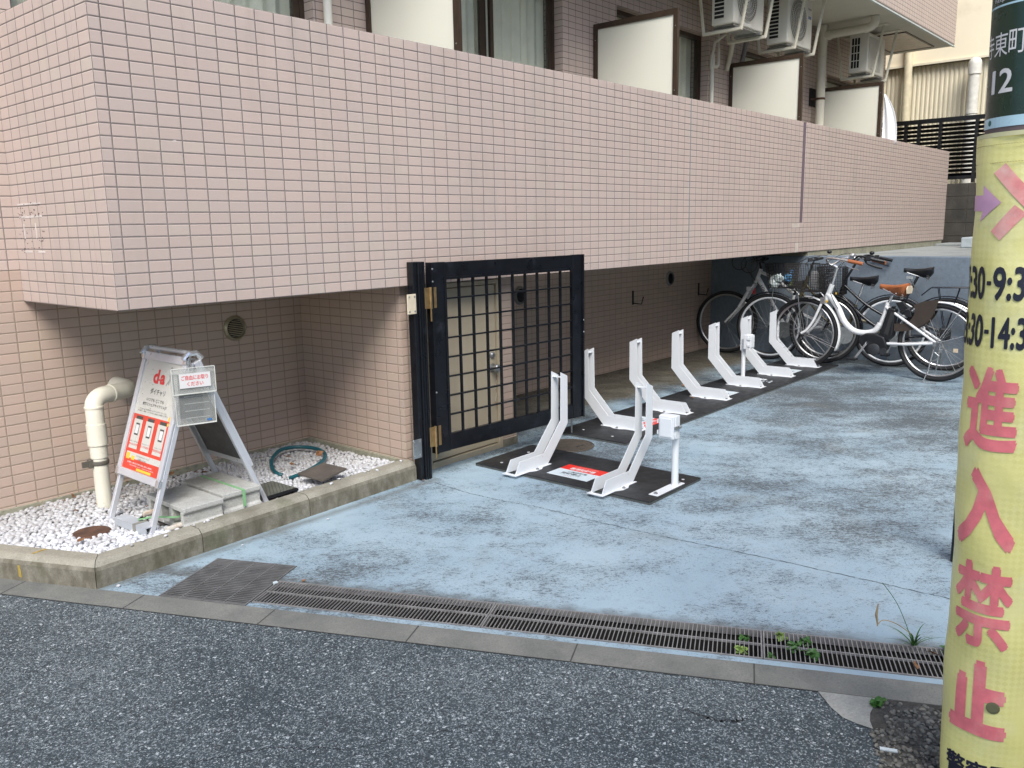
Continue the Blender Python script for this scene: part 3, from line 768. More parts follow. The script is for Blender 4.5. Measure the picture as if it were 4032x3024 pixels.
# downpipes on the neighbour building
def dpipe(name, label, x, y, z0, z1, r, mat, top=False):
    t = thing(name, label, 'pipe', (x, y, z0)); p = MB(); p.tube([(0, 0, 0), (0, 0, z1 - z0)], r, 16); p.build('pipe', mat, t, smooth=True)
    q = MB()
    for zz in (.35 * (z1 - z0), .72 * (z1 - z0)): q.tube([(0, 0, zz), (0, 0, zz + .05)], r * 1.12, 16)
    q.build('collar', mat, t, smooth=True)
    if top:
        h = MB(); h.sphere((0, 0, z1 - z0), r * 1.18, 16, (1, 1, 1.1)); h.tube([(0, 0, z1 - z0 - .16), (0, 0, z1 - z0)], r * 1.18, 16); h.build('pipe_cap', mat, t, smooth=True)
    return t
dpipe('wall_downpipe', 'square-shouldered cream rainwater pipe on the corrugated wall', 14.33, 1.17, 1.1, 5.5, .065, plain('pale_pipe', (.66, .60, .42), .5))
dpipe('vent_pipe', 'thick white upright pipe with domed cap beside the green plate', 14.25, .12, 1.1, 3.88, .085, plain('white_pipe', (.68, .67, .60), .45), True)
m = MB(); m.box(11.15, 11.75, -.92, -.58, 1.031, 1.17); tag(m.build('concrete_kerb_stone', plain('kerb_stone', (.42, .47, .48), .8, bump=.2), bevel=.015), 'pale concrete kerb stone lying on the raised yard', 'kerb stone')
m = MB(); m.box(12.2, 12.96, -.55, .005, 1.031, 1.06); tag(m.build('stepping_slab', PLAT, bevel=.006), 'thin pale slab at the foot of the dark block wall', 'slab')
t = thing('metal_canister', 'grey metal canister standing beside the block wall, half behind the pole', 'canister', (11.6, -.80, 1.031))
m = MB(); m.lathe((0, 0, 0), (0, 0, 1), [(.09, 0), (.09, .58), (.07, .64), (.03, .66)], 20); m.build('body', plain('canister_grey', (.13, .16, .18), .45, .3), t, smooth=True)
m = MB(); m.lathe((0, 0, .66), (0, 0, 1), [(.03, 0), (.035, .03), (.02, .05)], 12); m.build('cap', STEEL, t, smooth=True)
# added house masses out of view, across street and yard, blocking low sky
OPP = plain('sky_blocker_wall', (.20, .185, .17), .9, var=.1)
ob = thing('opposite_sky_blocker', 'added grey house mass across the street, unseen, blocking low sky', 'building', ST(2, 6.0)); ob.rotation_euler = (0, 0, math.atan2(Dv.y, Dv.x))
m = MB(); m.box(1.2, 14, -6, 0, -.2, 6.0); m.build('wall', OPP, ob)
m = MB(); m.box(.9, 14.3, -6.3, .4, 6.0, 6.2); m.build('roof', OPP, ob)
m = MB()
for k in range(1, 5): m.box(k * 2.4, k * 2.4 + 1.2, .001, .03, 3.4, 4.6)
m.build('window', DARK, ob)
ob = thing('yard_side_sky_blocker', 'added grey house mass beside the yard, unseen, blocking low sky', 'building', (3.5, -6.6, 0))
m = MB(); m.box(0, 14, -4, 0, -.2, 7.6); m.build('wall', OPP, ob)
m = MB(); m.box(-.3, 14.3, -4.3, .3, 7.6, 7.8); m.build('roof', OPP, ob)
# white cloth at the last partition
m = MB(); n = 30; vs = []
for j in range(12):
    q = j / 11; z = 2.36 + .62 * q; wdt = .16 * (1 - q ** 3) + .015
    for i in range(n + 1):
        u = i / n; vs.append((9.95 + .012 * math.sin(u * 9 + j * .15) + .03 * u, .155 - wdt * u, z))
m.add(vs, [(j * (n + 1) + i, j * (n + 1) + i + 1, (j + 1) * (n + 1) + i + 1, (j + 1) * (n + 1) + i) for j in range(11) for i in range(n)])
o = m.build('hanging_cloth', CLOTH, smooth=True); so_ = o.modifiers.new('s', 'SOLIDIFY'); so_.thickness = .004
tag(o, 'white cloth hanging over the balcony wall beside the last partition', 'cloth')

# ------------------------------------------------------------------ pipes on the building
t = thing('planter_downpipe', 'cream drain pipe with an elbow coming out of the wall into the white gravel', 'pipe', (.165, .735, 0))
m = MB(); m.tube([(0, 0, .05), (0, 0, .37)], .037, 20); m.build('pipe', CREAM, t, smooth=True)
m = MB(); m.tube([(0, 0, .33), (0, 0, .395)], .041, 20); m.tube([(0, 0, .395), (0, 0, .50)], .047, 20); m.tube([(0, 0, .50), (0, 0, .505)], .043, 20); m.build('socket', CREAM, t, smooth=True)
m = MB(); pts = [(0, 0, .50), (0, 0, .58)]
for k in range(1, 9): a = PI / 2 * k / 8; pts.append((.06 - .06 * math.cos(a), .0 + .02 * k / 8, .58 + .055 * math.sin(a)))
pts += [(.10, .03, .635), (.145, .05, .635)]
for k in range(1, 7): a = PI / 2 * k / 6; pts.append((.145 + .085 * math.sin(a), .05 + .085 * (1 - math.cos(a)), .635))
pts += [(.235, .262, .635)]
m.tube(pts, .0425, 20); m.build('elbow', CREAM, t, smooth=True)
m = MB(); m.tube([(.098, .03, .635), (.108, .033, .635)], .047, 20); m.tube([(0, 0, .582), (0, 0, .59)], .046, 20); m.build('elbow_collar', CREAM, t, smooth=True)
m = MB(); m.ring((0, 0, .305), (0, 0, 1), .040, .003, 24, 6, (.003, .011)); m.box(-.055, -.038, -.012, .02, .285, .325); m.box(-.085, -.055, .0, .010, .29, .32); m.build('pipe_bracket', plain('grey_brown_bracket', (.11, .10, .08), .7), t)

t = thing('balcony_downpipe', 'thick cream rainwater pipe with a tee and side arm under the upper balcony', 'pipe', (9.72, .88, 0))
m = MB(); m.tube([(0, 0, 1.3), (0, 0, 3.88)], .055, 18); m.build('pipe', CREAM, t, smooth=True)
m = MB(); m.tube([(0, 0, 3.64), (0, 0, 3.87)], .062, 18); m.tube([(0, 0, 3.75), (0, -.10, 3.752)], .055, 18); m.build('tee', CREAM, t, smooth=True)
m = MB(); m.tube([(0, -.08, 3.752), (-.02, -.56, 3.762)], .05, 18)
m.tube([(-.02, -.56, 3.762), (-.022, -.60, 3.768), (-.024, -.635, 3.79), (-.025, -.65, 3.83), (-.025, -.65, 3.88)], .053, 18); m.build('side_arm', CREAM, t, smooth=True)
m = MB(); m.tube([(-.019, -.53, 3.761), (-.021, -.57, 3.763)], .058, 18); m.tube([(0, -.07, 3.751), (0, -.11, 3.752)], .06, 18); m.build('collar', CREAM, t, smooth=True)
m = MB(); m.ring((0, 0, 2.98), (0, 0, 1), .058, .004, 20, 6, (.004, .014)); m.box(-.06, .06, .04, .11, 2.97, 2.99); m.build('pipe_bracket', RUST, t)
t = thing('thin_drain_pipe', 'thin white drain pipe between the second window and the third partition', 'pipe', (6.90, .95, 0))
m = MB(); m.tube([(0, 0, 1.3), (0, 0, 3.16)], .021, 12); m.tube([(0, 0, 3.02), (0, 0, 3.16)], .026, 12); m.build('pipe', PVCW, t, smooth=True)
m = MB(); m.tube([(0, 0, 3.05), (.10, 0, 3.05), (.125, 0, 3.07), (.13, 0, 3.10), (.13, 0, 3.24)], .017, 10); m.tube([(0, 0, 3.16), (.01, -.02, 3.28), (.10, -.08, 3.36), (.22, -.12, 3.40), (.26, -.13, 3.44)], .015, 10); m.tube([(.13, 0, 3.24), (.13, 0, 3.5)], .010, 8); m.build('branch', PVCW, t, smooth=True)
t = thing('white_wall_pipe', 'slim white pipe on the tiled wall left of the first partition', 'pipe', (1.905, .95, 0))
m = MB(); m.tube([(0, 0, 1.3), (0, 0, 3.87)], .027, 12); m.build('pipe', PVCW, t, smooth=True)
t = thing('insulated_hose', 'pair of curved cream refrigerant hoses entering the wall behind the middle air conditioner', 'hose', (7.30, .95, 0))
for dx in (0, .30):
    m = MB(); m.tube([(dx + .0, .04, 3.05), (dx, 0, 3.20), (dx - .03, -.04, 3.32), (dx - .12, -.10, 3.38)], .026, 12); m.build('hose', CREAM if dx == 0 else GREYPL, t, smooth=True)
t = thing('curved_wall_hose', 'short curved hose entering the wall right of the thick cream pipe', 'hose', (10.05, .95, 0))
m = MB(); m.tube([(0, -.03, 2.95), (.0, -.02, 3.10), (-.05, 0, 3.17), (-.12, .04, 3.19)], .024, 12); m.build('hose', CREAM, t, smooth=True)
m = MB(); m.box(-.4, .35, .03, .05, 2.9, 3.12); m.build('hose_backplate', DARK, t)

# ------------------------------------------------------------------ air conditioners under the upper balcony
def ac_unit(x, label, big=True, y=.45, z0=3.30, wd=.66, h=.53, dp=.24):
    t = thing('air_conditioner', label, 'air conditioner', (x, y, z0), 0, 'outdoor air conditioner units under the upper balcony')
    m = MB(); m.box(0, wd, 0, dp, .015, h); m.build('casing', AC, t, bevel=.012)
    m = MB(); m.box(.03, wd - .03, .02, dp - .02, 0, .016); m.box(.07, .13, -.02, dp + .02, -.02, .0); m.box(wd - .13, wd - .07, -.02, dp + .02, -.02, .0); m.build('base_tray', STEEL, t)
    # side grille
    m = MB(); m.m = 0
    m.box(-.0015, .001, .10, dp - .03, .07, h - .05); sg = m.build('side_grille', DARK, t)
    m = MB()
    nrow = 11 if big else 4
    for k in range(nrow + 1): z = .07 + (h - .12) * k / nrow; m.box(-.004, -.0016, .10, dp - .03, z - .005, z + .005)
    if not big:
        for k in range(4): yy = .10 + (dp - .13) * k / 3; m.box(-.0045, -.0016, yy - .004, yy + .004, .07, h - .05)
    else:
        for k in (0, 1): yy = .10 + (dp - .13) * k; m.box(-.0045, -.0016, yy - .004, yy + .004, .07, h - .05)
    m.build('grille_bars', AC, sg)
    if big:
        c = (wd * .41, -.002, h * .52); R_ = .215
        m = MB(); m.lathe(c, (0, -1, 0), [(R_, 0), (R_, .002)], 40); m.build('fan_recess', FANG, t)
        m = MB()
        for k in range(5): m.ring((c[0], -.012, c[2]), (0, 1, 0), R_ * (.2 + .2 * k), .0022, 48, 4)
        for k in range(44):
            a0 = 2 * PI * k / 44; m.tube([(c[0] + math.cos(a0 + q * .55) * R_ * (.2 + .8 * q), -.011, c[2] + math.sin(a0 + q * .55) * R_ * (.2 + .8 * q)) for q in (0, .25, .5, .75, 1)], .0014, 3, caps=False)
        m.build('fan_guard', AC, t)
        m = MB(); m.lathe((c[0], -.005, c[2]), (0, -1, 0), [(.03, 0), (.03, .01), (.02, .016)], 20); m.build('fan_hub', AC, t, smooth=True)
        m = MB()
        for k in range(5):
            a0 = 2 * PI * k / 5; m.add([(c[0], -.0045, c[2]), (c[0] + R_ * .9 * math.cos(a0), -.006, c[2] + R_ * .9 * math.sin(a0)), (c[0] + R_ * .9 * math.cos(a0 + .7), -.004, c[2] + R_ * .9 * math.sin(a0 + .7))], [(0, 1, 2)])
        m.build('fan_blade', GREYPL, t)
    else:
        m = MB(); m.box(.05, wd - .16, -.0015, .001, .06, h - .05); g2 = m.build('front_grille', FANG, t)
        m = MB()
        for k in range(22): z = .06 + (h - .11) * k / 21; m.box(.05, wd - .16, -.006, -.0016, z - .0022, z + .0022)
        for k in range(26): xx = .05 + (wd - .21) * k / 25; m.box(xx - .0018, xx + .0018, -.0065, -.0016, .06, h - .05)
        m.build('grille_bars', AC, g2)
    return t
ac_unit(6.36, 'outdoor air conditioner unit nearest the camera, above the second partition')
a2 = ac_unit(7.62, 'middle outdoor air conditioner unit, with round fan and a small blue label')
ac_unit(10.14, 'farthest outdoor air conditioner unit with square mesh grilles, beside the thick cream pipe', False, wd=.66, h=.50)
m = MB(); textfit(m, 'Panasonic', .53, .43, .62, .45, 0, .02); o = m.build('maker_name', GREYINK, a2, M=Matrix.Translation((0, -.0015, 0)) @ Matrix.Rotation(PI / 2, 4, 'X'))
m = MB(); m.box(.54, .62, -.002, 0, .335, .365); m.build('blue_label', plain('label_blue', (.15, .22, .42), .4), a2)
def hanger(x, label, y0=.40, y1=.80, z0=3.265):
    t = thing('hanging_bracket', label, 'bracket', (x, 0, 0), 0, 'steel hanging brackets of the air conditioners')
    m = MB(); m.bar((0, y0, z0), (.03, y0 - .10, 3.88), .032, .006, (1, 0, 0)); m.bar((0, y0, z0), (.03, y0 - .10, 3.88), .006, .030, (1, 0, 0)); m.build('front_bar', CREAM, t)
    m = MB(); m.bar((0, y1, z0), (.0, y1 + .08, 3.88), .032, .006, (1, 0, 0)); m.bar((0, y1, z0), (.0, y1 + .08, 3.88), .006, .03, (1, 0, 0)); m.build('rear_bar', CREAM, t)
    m = MB(); m.box(-.016, .016, y0 - .01, y1 + .01, z0 - .016, z0 + .012); m.build('cross_bar', CREAM, t, bevel=.003, seg=1)
    m = MB(); m.box(-.04, .07, y0 - .16, y1 + .14, 3.872, 3.884); m.build('ceiling_plate', CREAM, t)
hl = ['left hanging bracket of the nearest air conditioner', 'right hanging bracket of the nearest air conditioner', 'left hanging bracket of the middle air conditioner',
      'right hanging bracket of the middle air conditioner', 'left hanging bracket of the farthest air conditioner', 'right hanging bracket of the farthest air conditioner']
for x, l in zip((6.42, 6.96, 7.70, 8.22, 10.22, 10.74), hl): hanger(x, l)

# ------------------------------------------------------------------ gate
t = thing('gate_post', 'black metal gate post on the corner of the tiled pillar', 'post', (1.63, -.045, 0))
m = MB(); m.box(-.030, .0, -.012, .038, .004, 1.243); m.box(.001, .050, -.022, .040, .0, 1.243); m.build('post', BLACKMETAL, t, bevel=.003)
m = MB(); m.box(.012, .020, -.026, -.0225, .0, 1.242); m.box(.030, .038, -.026, -.0225, 0, 1.242); m.build('post_rib', BLACKMETAL, t)
for z, mt, nm in ((1.015, CREAMV, 'cream_wall_plate'), (.195, STEEL, 'steel_wall_plate')):
    m = MB(); m.box(-.085, -.020, -.019, -.0125, z - .055, z + .055); p = m.build(nm, mt, t, bevel=.002, seg=1)
    m = MB()
    for a in (-1, 1):
        for b in (-1, 1): m.lathe((-.052 + a * .02, -.019, z + b * .04), (0, -1, 0), [(.005, 0), (.005, .002), (.002, .003)], 10)
    m.build('screw', STEEL, p)
gx0, gy0, gx1, gy1 = 1.728, -.059, 3.012, -.157
gang = math.atan2(gy1 - gy0, gx1 - gx0); GL = math.hypot(gx1 - gx0, gy1 - gy0)
gz0, gz1 = .137, 1.236
t = thing('lattice_gate', 'black metal lattice gate leaf standing open in front of the cream door', 'gate', (gx0, gy0, 0), gang)
m = MB(); th = .03
for x0_, x1_ in ((0, .10), (GL - .09, GL)): m = MB(); m.box(x0_, x1_, -th / 2, th / 2, gz0, gz1); m.build('gate_stile', BLACKMETAL, t, bevel=.003)
for z0_, z1_ in ((gz1 - .095, gz1 - .002), (gz0 + .002, gz0 + .10)): m = MB(); m.box(.101, GL - .091, -th / 2 + .001, th / 2 - .001, z0_, z1_); m.build('gate_rail', BLACKMETAL, t, bevel=.003)
m = MB(); m.box(.085, .10, -th / 2 - .006, -th / 2 + .001, gz0 + .09, gz1 - .08); m.box(GL - .1, GL - .085, -th / 2 - .006, -th / 2 + .001, gz0 + .09, gz1 - .08)
m.box(.10, GL - .1, -th / 2 - .006, -th / 2 + .001, gz1 - .10, gz1 - .085); m.box(-.012, 0, -th / 2 - .01, th / 2 + .01, gz0, gz1); m.box(GL + .0005, GL + .014, -th / 2 - .01, th / 2 + .012, gz0, gz1)
m.build('gate_trim', BLACKMETAL, t)
m = MB(); ix0, ix1, iz0, iz1 = .10, GL - .09, gz0 + .10, gz1 - .095
for k in range(1, 10): x = ix0 + (ix1 - ix0) * k / 10; m.box(x - .0055, x + .0055, -.008, .008, iz0, iz1)
m.build('upright_bars', BLACKMETAL, t)
m = MB()
for k in range(1, 8): z = iz0 + (iz1 - iz0) * k / 8; m.box(ix0, ix1, -.0105, .0055, z - .0045, z + .0045)
m.build('cross_bars', BLACKMETAL, t)
for z in (1.04, .245):
    m = MB(); m.box(-.060, -.028, -.021, -.0165, z - .058, z + .058); m.box(-.012, .024, -.021, -.0165, z - .058, z + .058); h = m.build('hinge', BRASS, t, bevel=.001, seg=1)
    m = MB(); m.tube([(-.020, -.022, z - .06), (-.020, -.022, z + .06)], .009, 12); m.tube([(-.020, -.022, z - .13), (-.020, -.022, z - .06)], .005, 8); m.build('hinge_pin', BRASS, h, smooth=True)
m = MB()
for z in (1.20, 1.13, .5): m.lathe((-.004, -th / 2 - .01, z), (0, -1, 0), [(.006, 0), (.004, .004)], 10)
for z in (.80, .72): m.lathe((GL + .007, -th / 2 - .01, z), (0, -1, 0), [(.006, 0), (.004, .004)], 10)
m.build('rivet', STEEL, t)
m = MB(); m.box(1.66, 1.684, .0, .012, .0, 1.11); tag(m.build('door_edge_trim', STEEL), 'vertical steel trim strip between the gate post and the gate leaf', 'trim')
m = MB(); m.tube([(2.985, -.10, .0), (2.985, -.10, .16)], .006, 8); tag(m.build('drop_bolt', STEEL), 'thin drop bolt rod under the free end of the gate', 'bolt')
m = MB(); m.box(2.160, 2.21, -2.755, -2.695, 0, .62); m.box(2.152, 2.1595, -2.745, -2.715, 0, .62)
tag(m.build('far_gate_post', BLACKMETAL, bevel=.003), 'dark post showing just left of the yellow banner pole', 'post')

# ------------------------------------------------------------------ rubber mats, stickers and bicycle racks
def mat_(x0, x1, y0, y1, label):
    t = thing('rubber_mat', label, 'mat', (x0, y0, 0), 0, 'black base mats of the bicycle racks')
    m = MB(); m.box(0, x1 - x0, 0, y1 - y0, .012, .018); m.build('mat_top', RUBBER, t, bevel=.0015, seg=1)
    m = MB(); m.box(.001, x1 - x0 - .001, .001, y1 - y0 - .001, .0005, .0118); m.build('mat_core', RUBBER_EDGE, t)
    m = MB()
    return t
mA = mat_(2.02, 2.565, -1.315, -.09, 'short black rubber mat in front, carrying two racks and a box on a post')
mB = mat_(2.955, 6.80, -.56, .02, 'long black rubber mat carrying six racks in a row')
def screws(parent, pts):
    m = MB()
    for x, y in pts: m.lathe((x, y, .018), (0, 0, 1), [(.009, 0), (.009, .002), (.003, .003)], 12)
    m.build('screw', plain('screw_white', (.75, .76, .76), .3, .4), parent)
screws(mA, [(.10, 1.10), (.38, 1.12), (.45, .06)])
screws(mB, [(.10, .17), (.14, .44), (1.13, .20), (1.16, .17), (2.6, .19), (2.63, .16)])

ZM = .018
PROF = [(-.45, 0), (-.145, 0), (.055, .215), (.055, .510), (-.012, .540), (-.018, .246), (-.185, .073), (-.405, .073)]
def rack(label, loc, rz):
    """local +y = towards the upright end"""
    t = thing('bicycle_rack', label, 'bicycle rack', loc, rz, 'white steel wheel racks')
    for sx in (-1, 1):
        m = MB(); m.prism(PROF, lambda a, b, h: (h, a, b + .001), sx * .035 - .0015, sx * .035 + .0015); m.build('side_plate', WHITE, t, bevel=.0007, seg=1)
    m = MB(); m.box(-.052, .052, -.462, -.435, .0003, .003); m.box(-.052, -.0368, -.435, -.13, .0003, .003); m.box(.0368, .052, -.435, -.13, .0003, .003)
    for sx in (-1, 1): m.prism([(-.34, 0), (-.30, .022), (-.25, .022), (-.21, 0)], lambda a, b, h: (sx * (.052 + b), a, h), .0003, .003)
    m.build('base_flange', WHITE, t)
    for sx in (-1, 1):
        m = MB(); m.lathe((sx * .061, -.275, .003), (0, 0, 1), [(.0105, 0), (.0105, .005), (.006, .0055), (.006, .009)], 6); m.build('bolt', STEEL, t)
    m = MB(); m.prism([(-.0335, .0), (.0335, .0), (.0335, .026), (.0, .008), (-.0335, .026)], lambda a, b, h: (a, h, b + .012), -.181, -.179); m.build('wheel_stop', WHITE, t)
    m = MB(); m.box(-.0335, .0335, -.002, .030, .505, .508); m.build('top_strap', WHITE, t)
    return t
rl = ['white steel wheel rack on the long mat, nearest the gate', 'second white rack from the gate on the long mat, behind the box on the post',
      'third white rack from the gate on the long mat, left of a red-white sticker', 'fourth white rack on the long mat, just left of the slim box post',
      'fifth white rack on the long mat, directly behind the slim box post', 'last white rack on the long mat, holding the front wheel of the white bicycle']
r0 = rack(rl[0], (3.325, -.012, ZM), 0)
for k in range(1, 6): dup(r0, (3.325 + .644 * k, -.012, ZM), 0, rl[k])
dup(r0, (2.405, -.425, ZM), -PI / 2, 'white rack on the short mat, left one nearest the gate')
dup(r0, (2.405, -1.025, ZM), -PI / 2, 'white rack on the short mat, beside the square white box')
# stickers: local x to the right, y up
def sticker(label, loc, rz, w_, h_, flip=False):
    t = thing('floor_sticker', label, 'sticker', loc, rz, 'red and white notices on the mats')
    hr = h_ * .42
    m = MB(); m.box(0, w_, 0, h_ - hr, 0, .0006); m.build('white_field', WHST, t)
    m = MB(); m.box(0, w_, h_ - hr, h_, 0, .0006); m.build('red_band', REDST, t)
    m = MB(); textfit(m, '専用駐輪場', w_ * .20, h_ - hr * .90, w_ * .80, h_ - hr * .42, .0009, .02); textfit(m, 'シェアサイクルサービス ダイチャリ', w_ * .22, h_ - hr * .30, w_ * .78, h_ - hr * .17, .0009, .01); m.build('white_lettering', WHITEINK, t)
    m = MB(); textfit(m, '一般自転車', w_ * .28, h_ * .385, w_ * .76, h_ * .50, .0009, .02); textfit(m, '駐輪禁止', w_ * .22, h_ * .22, w_ * .70, h_ * .37, .0009, .02)
    textfit(m, '無断で駐輪された場合は撤去いたします', w_ * .22, h_ * .165, w_ * .72, h_ * .19, .0009, .0); m.build('dark_lettering', BLKINK, t)
    m = MB(); textfit(m, 'ダイチャリ', w_ * .38, h_ * .07, w_ * .56, h_ * .125, .0009, .01); m.build('red_lettering', REDINK, t)
    return t
sticker('red and white notice on the short mat between its two racks', (2.112, -.567, ZM + .0004), -PI / 2, .285, .222)
sticker('red and white notice on the long mat between its first two racks', (3.69, -.20, ZM + .0004), PI, .29, .24)
sticker('red and white notice on the long mat between the third and fourth racks', (4.66, -.40, ZM + .0004), 0, .28, .21)
sticker('red and white notice on the long mat between the last two racks', (6.02, -.40, ZM + .0004), 0, .26, .21)
for i, (x, y) in enumerate([(5.47, -.36), (5.50, -.42)]):
    m = MB(); m.box(x, x + .035, y, y + .02, ZM + .0003, ZM + .0012); m.box(x + .05, x + .075, y + .005, y + .018, ZM + .0003, ZM + .0012)
    tag(m.build('white_tape_scrap', WHST), ('upper' if i == 0 else 'lower') + ' of two small white tape scraps on the long mat', 'tape')

def box_post(label, loc, rz, square=True):
    t = thing('box_post', label, 'post box', loc, rz, 'white boxes on short posts')
    # local -x = box front
    m = MB(); m.box(-.225, .06, -.028, .028, .0005, .005); m.build('base_plate', WHITE, t, bevel=.001, seg=1)
    for x in (-.200, .04):
        m = MB(); m.lathe((x, 0, .005), (0, 0, 1), [(.012, 0), (.012, .006), (.006, .007), (.006, .011)], 6); m.build('bolt', STEEL, t)
    m = MB(); m.tube([(0, 0, .005), (0, 0, .36)], .0195, 20); m.build('post', WHITE, t, smooth=True)
    m = MB(); m.box(-.072, -.024, -.040, .058, .275, .405); b = m.build('box_body', WHITE, t, bevel=.005)
    m = MB(); m.box(-.086, -.0725, -.036, .055, .279, .401); m.box(-.092, -.0865, -.026, .045, .289, .391); m.build('box_lid', WHITE, b, bevel=.003)
    m = MB(); m.box(-.088, -.060, .058, .064, .30, .32); m.box(-.088, -.060, .058, .064, .36, .38); m.build('box_hinge', WHITE, b)
    m = MB(); m.box(-.085, -.045, -.048, -.0405, .335, .350); m.box(-.062, -.040, -.058, -.048, .338, .352); m.lathe((-.052, -.058, .345), (0, -1, 0), [(.005, 0), (.005, .004)], 10); m.build('latch', STEEL, b)
    m = MB(); m.prism([(0, 0), (.02, 0), (.0, .02)], lambda a, c, h: (-.08 + a, h, .285 + c), -.046, -.0405); m.build('lid_catch', WHITE, b)
    return t
box_post('square white box on a short post at the front corner of the short mat', (2.345, -1.275, ZM), 0)
box_post('small white box on a slim post beside the fifth rack of the long mat', (5.60, -.115, ZM), math.radians(90))
# manhole cover
t = thing('manhole_cover', 'round brown cast iron manhole cover between the two mats', 'manhole cover', (2.735, -.265, 0))
m = MB(); m.lathe((0, 0, 0), (0, 0, 1), [(.155, -.01), (.155, .003), (.150, .004)], 48); m.build('cover', MANH, t)
m = MB(); m.ring((0, 0, .004), (0, 0, 1), .162, .004, 48, 6); m.build('rim', MANH, t)
m = MB()
for k in range(-14, 15):
    y = k * .0102; hw = math.sqrt(max(0, .145 ** 2 - y * y)); n = max(1, int(2 * hw / .03))
    for q in range(n):
        x0 = -hw + 2 * hw * q / n; m.box(x0 + .002, x0 + 2 * hw / n - .002, y - .0032, y + .0032, .0041, .0065)
m.build('tread_pattern', MANH, t)
m = MB(); m.box(-.012, .02, -.075, -.062, .0066, .0072); m.box(.03, .06, -.078, -.065, .0066, .0072); m.build('lift_hole', DARK, t)

# ------------------------------------------------------------------ things in the gravel bed
m = MB(); m.lathe((-.055, .375, .078), (0, 0, 1), [(.082, -.02), (.082, .006), (.074, .010), (.0, .011)], 36); tag(m.build('iron_disc', RUST), 'round rusty iron lid half covered by white pebbles', 'lid')
t = thing('meter_cover', 'dark rectangular cover with a diamond mesh pattern, next to the rear concrete block', 'meter cover', (.80, .245, .092), math.radians(2))
m = MB(); m.box(-.105, .105, -.115, .115, -.01, .006); m.build('frame', BLKPL, t, bevel=.01)
m = MB(); m.box(-.09, .09, -.10, .10, .0065, .0085); m.build('cover_plate', plain('grey_green_cover', (.16, .17, .14), .6, var=.2), t)
m = MB()
for k in range(-9, 10):
    for sgn in (-1, 1):
        x0 = k * .02; a = (x0 - .1 * sgn * .6, -.10); b = (x0 + .1 * sgn * .6, .10)
        pts_ = []
        for q in range(21):
            u = q / 20; x = a[0] + (b[0] - a[0]) * u; y = a[1] + (b[1] - a[1]) * u
            if abs(x) < .088: pts_.append((x, y, .0092))
        if len(pts_) > 1: m.bar(pts_[0], pts_[-1], .0035, .002)
m.build('mesh_pattern', plain('cover_ridge', (.10, .10, .085), .6), t)
m = MB(); m.prism([(-.08, -.11), (.10, -.085), (.075, .09), (-.10, .08)], lambda a, b, h: (1.075 + a, .155 + b, .142 + h + a * .10 + b * .05), -.004, .006)
tag(m.build('slate_plate', SLATE), 'loose dark slate plate lying propped on the pebbles', 'plate')
m = MB(); hp = [(.985, .325, .108), (1.06, .335, .112), (1.17, .37, .115), (1.30, .445, .118), (1.395, .56, .12), (1.42, .68, .125), (1.37, .78, .13), (1.26, .80, .135), (1.13, .70, .13), (1.04, .58, .12), (.995, .47, .11), (1.01, .43, .10)]
def smooth_path(P, k=6):
    P = [Vector(p) for p in P]; out = []
    for i in range(len(P) - 1):
        p0, p1, p2, p3 = P[max(0, i - 1)], P[i], P[i + 1], P[min(len(P) - 1, i + 2)]
        for q in range(k):
            u = q / k; out.append(.5 * ((2 * p1) + (p2 - p0) * u + (2 * p0 - 5 * p1 + 4 * p2 - p3) * u * u + (3 * p1 - 3 * p2 + p3 - p0) * u ** 3))
    return out + [P[-1]]
m.tube(smooth_path([(x, y, z - .012) for x, y, z in hp]), .0110, 12); tag(m.build('garden_hose', TEAL, smooth=True), 'loop of teal garden hose lying on the pebbles by the pillar', 'hose')
m = MB(); rnd = random.Random(8)
for _ in range(260):
    x = rnd.uniform(-.1, 1.5); y = rnd.choice([rnd.uniform(.82, .985), rnd.uniform(.45, .95)]); a = rnd.uniform(0, PI); s_ = rnd.uniform(.003, .010)
    M_ = Matrix.Translation((x, y, .100 + rnd.uniform(-.004, .010))) @ Matrix.Rotation(a, 4, 'Z') @ Matrix.Rotation(rnd.uniform(-.6, .6), 4, 'X')
    m.add([tuple(M_ @ Vector(p)) for p in ((-s_, -s_ * .3, 0), (s_, -s_ * .2, 0), (s_ * .8, s_ * .4, .001), (-s_ * .7, s_ * .35, 0))], [(0, 1, 2, 3)])
tag(m.build('leaf_litter', DRY), 'crumbs of dry leaf litter scattered over the pebbles by the wall', 'litter', kind='stuff')
# concrete blocks
def hollow_block(label, x0, x1, y0, y1, z0, tilt=0.0):
    z0 -= .012
    t = thing('concrete_block', label, 'concrete block', (x0, y0, z0), 0, 'hollow concrete blocks weighing down the sign')
    Lx = x1 - x0; Ly = y1 - y0; H = .112
    m = MB(); fw = .022
    # side faces fluted end grooves, holes run along x
    prof = [(0, 0), (0, .022), (.012, .034), (.012, H - .034), (0, H - .022), (0, H)]
    outer = [(a, b) for a, b in prof] + [(Ly - a, b) for a, b in reversed(prof)]
    m.box(0, Lx, .0, Ly, H - .022, H); m.box(0, Lx, 0, Ly, 0, .022)
    m.prism([(.0, .0221), (.014, .034), (.014, H - .034), (0, H - .0221), (.038, H - .0221), (.038, .0221)], lambda a, b, h: (h, a, b), 0, Lx)
    m.prism([(Ly, .0221), (Ly - .014, .034), (Ly - .014, H - .034), (Ly, H - .0221), (Ly - .038, H - .0221), (Ly - .038, .0221)], lambda a, b, h: (h, a, b), 0, Lx)
    for c in (.355, .645): m.box(0, Lx, Ly * c - .014, Ly * c + .014, .0221, H - .0221)
    m.box(Lx * .48, Lx * .52, .038, Ly - .038, .0221, H - .0221)
    m.build('block', BLOCK, t, bevel=.0025, seg=1); return t
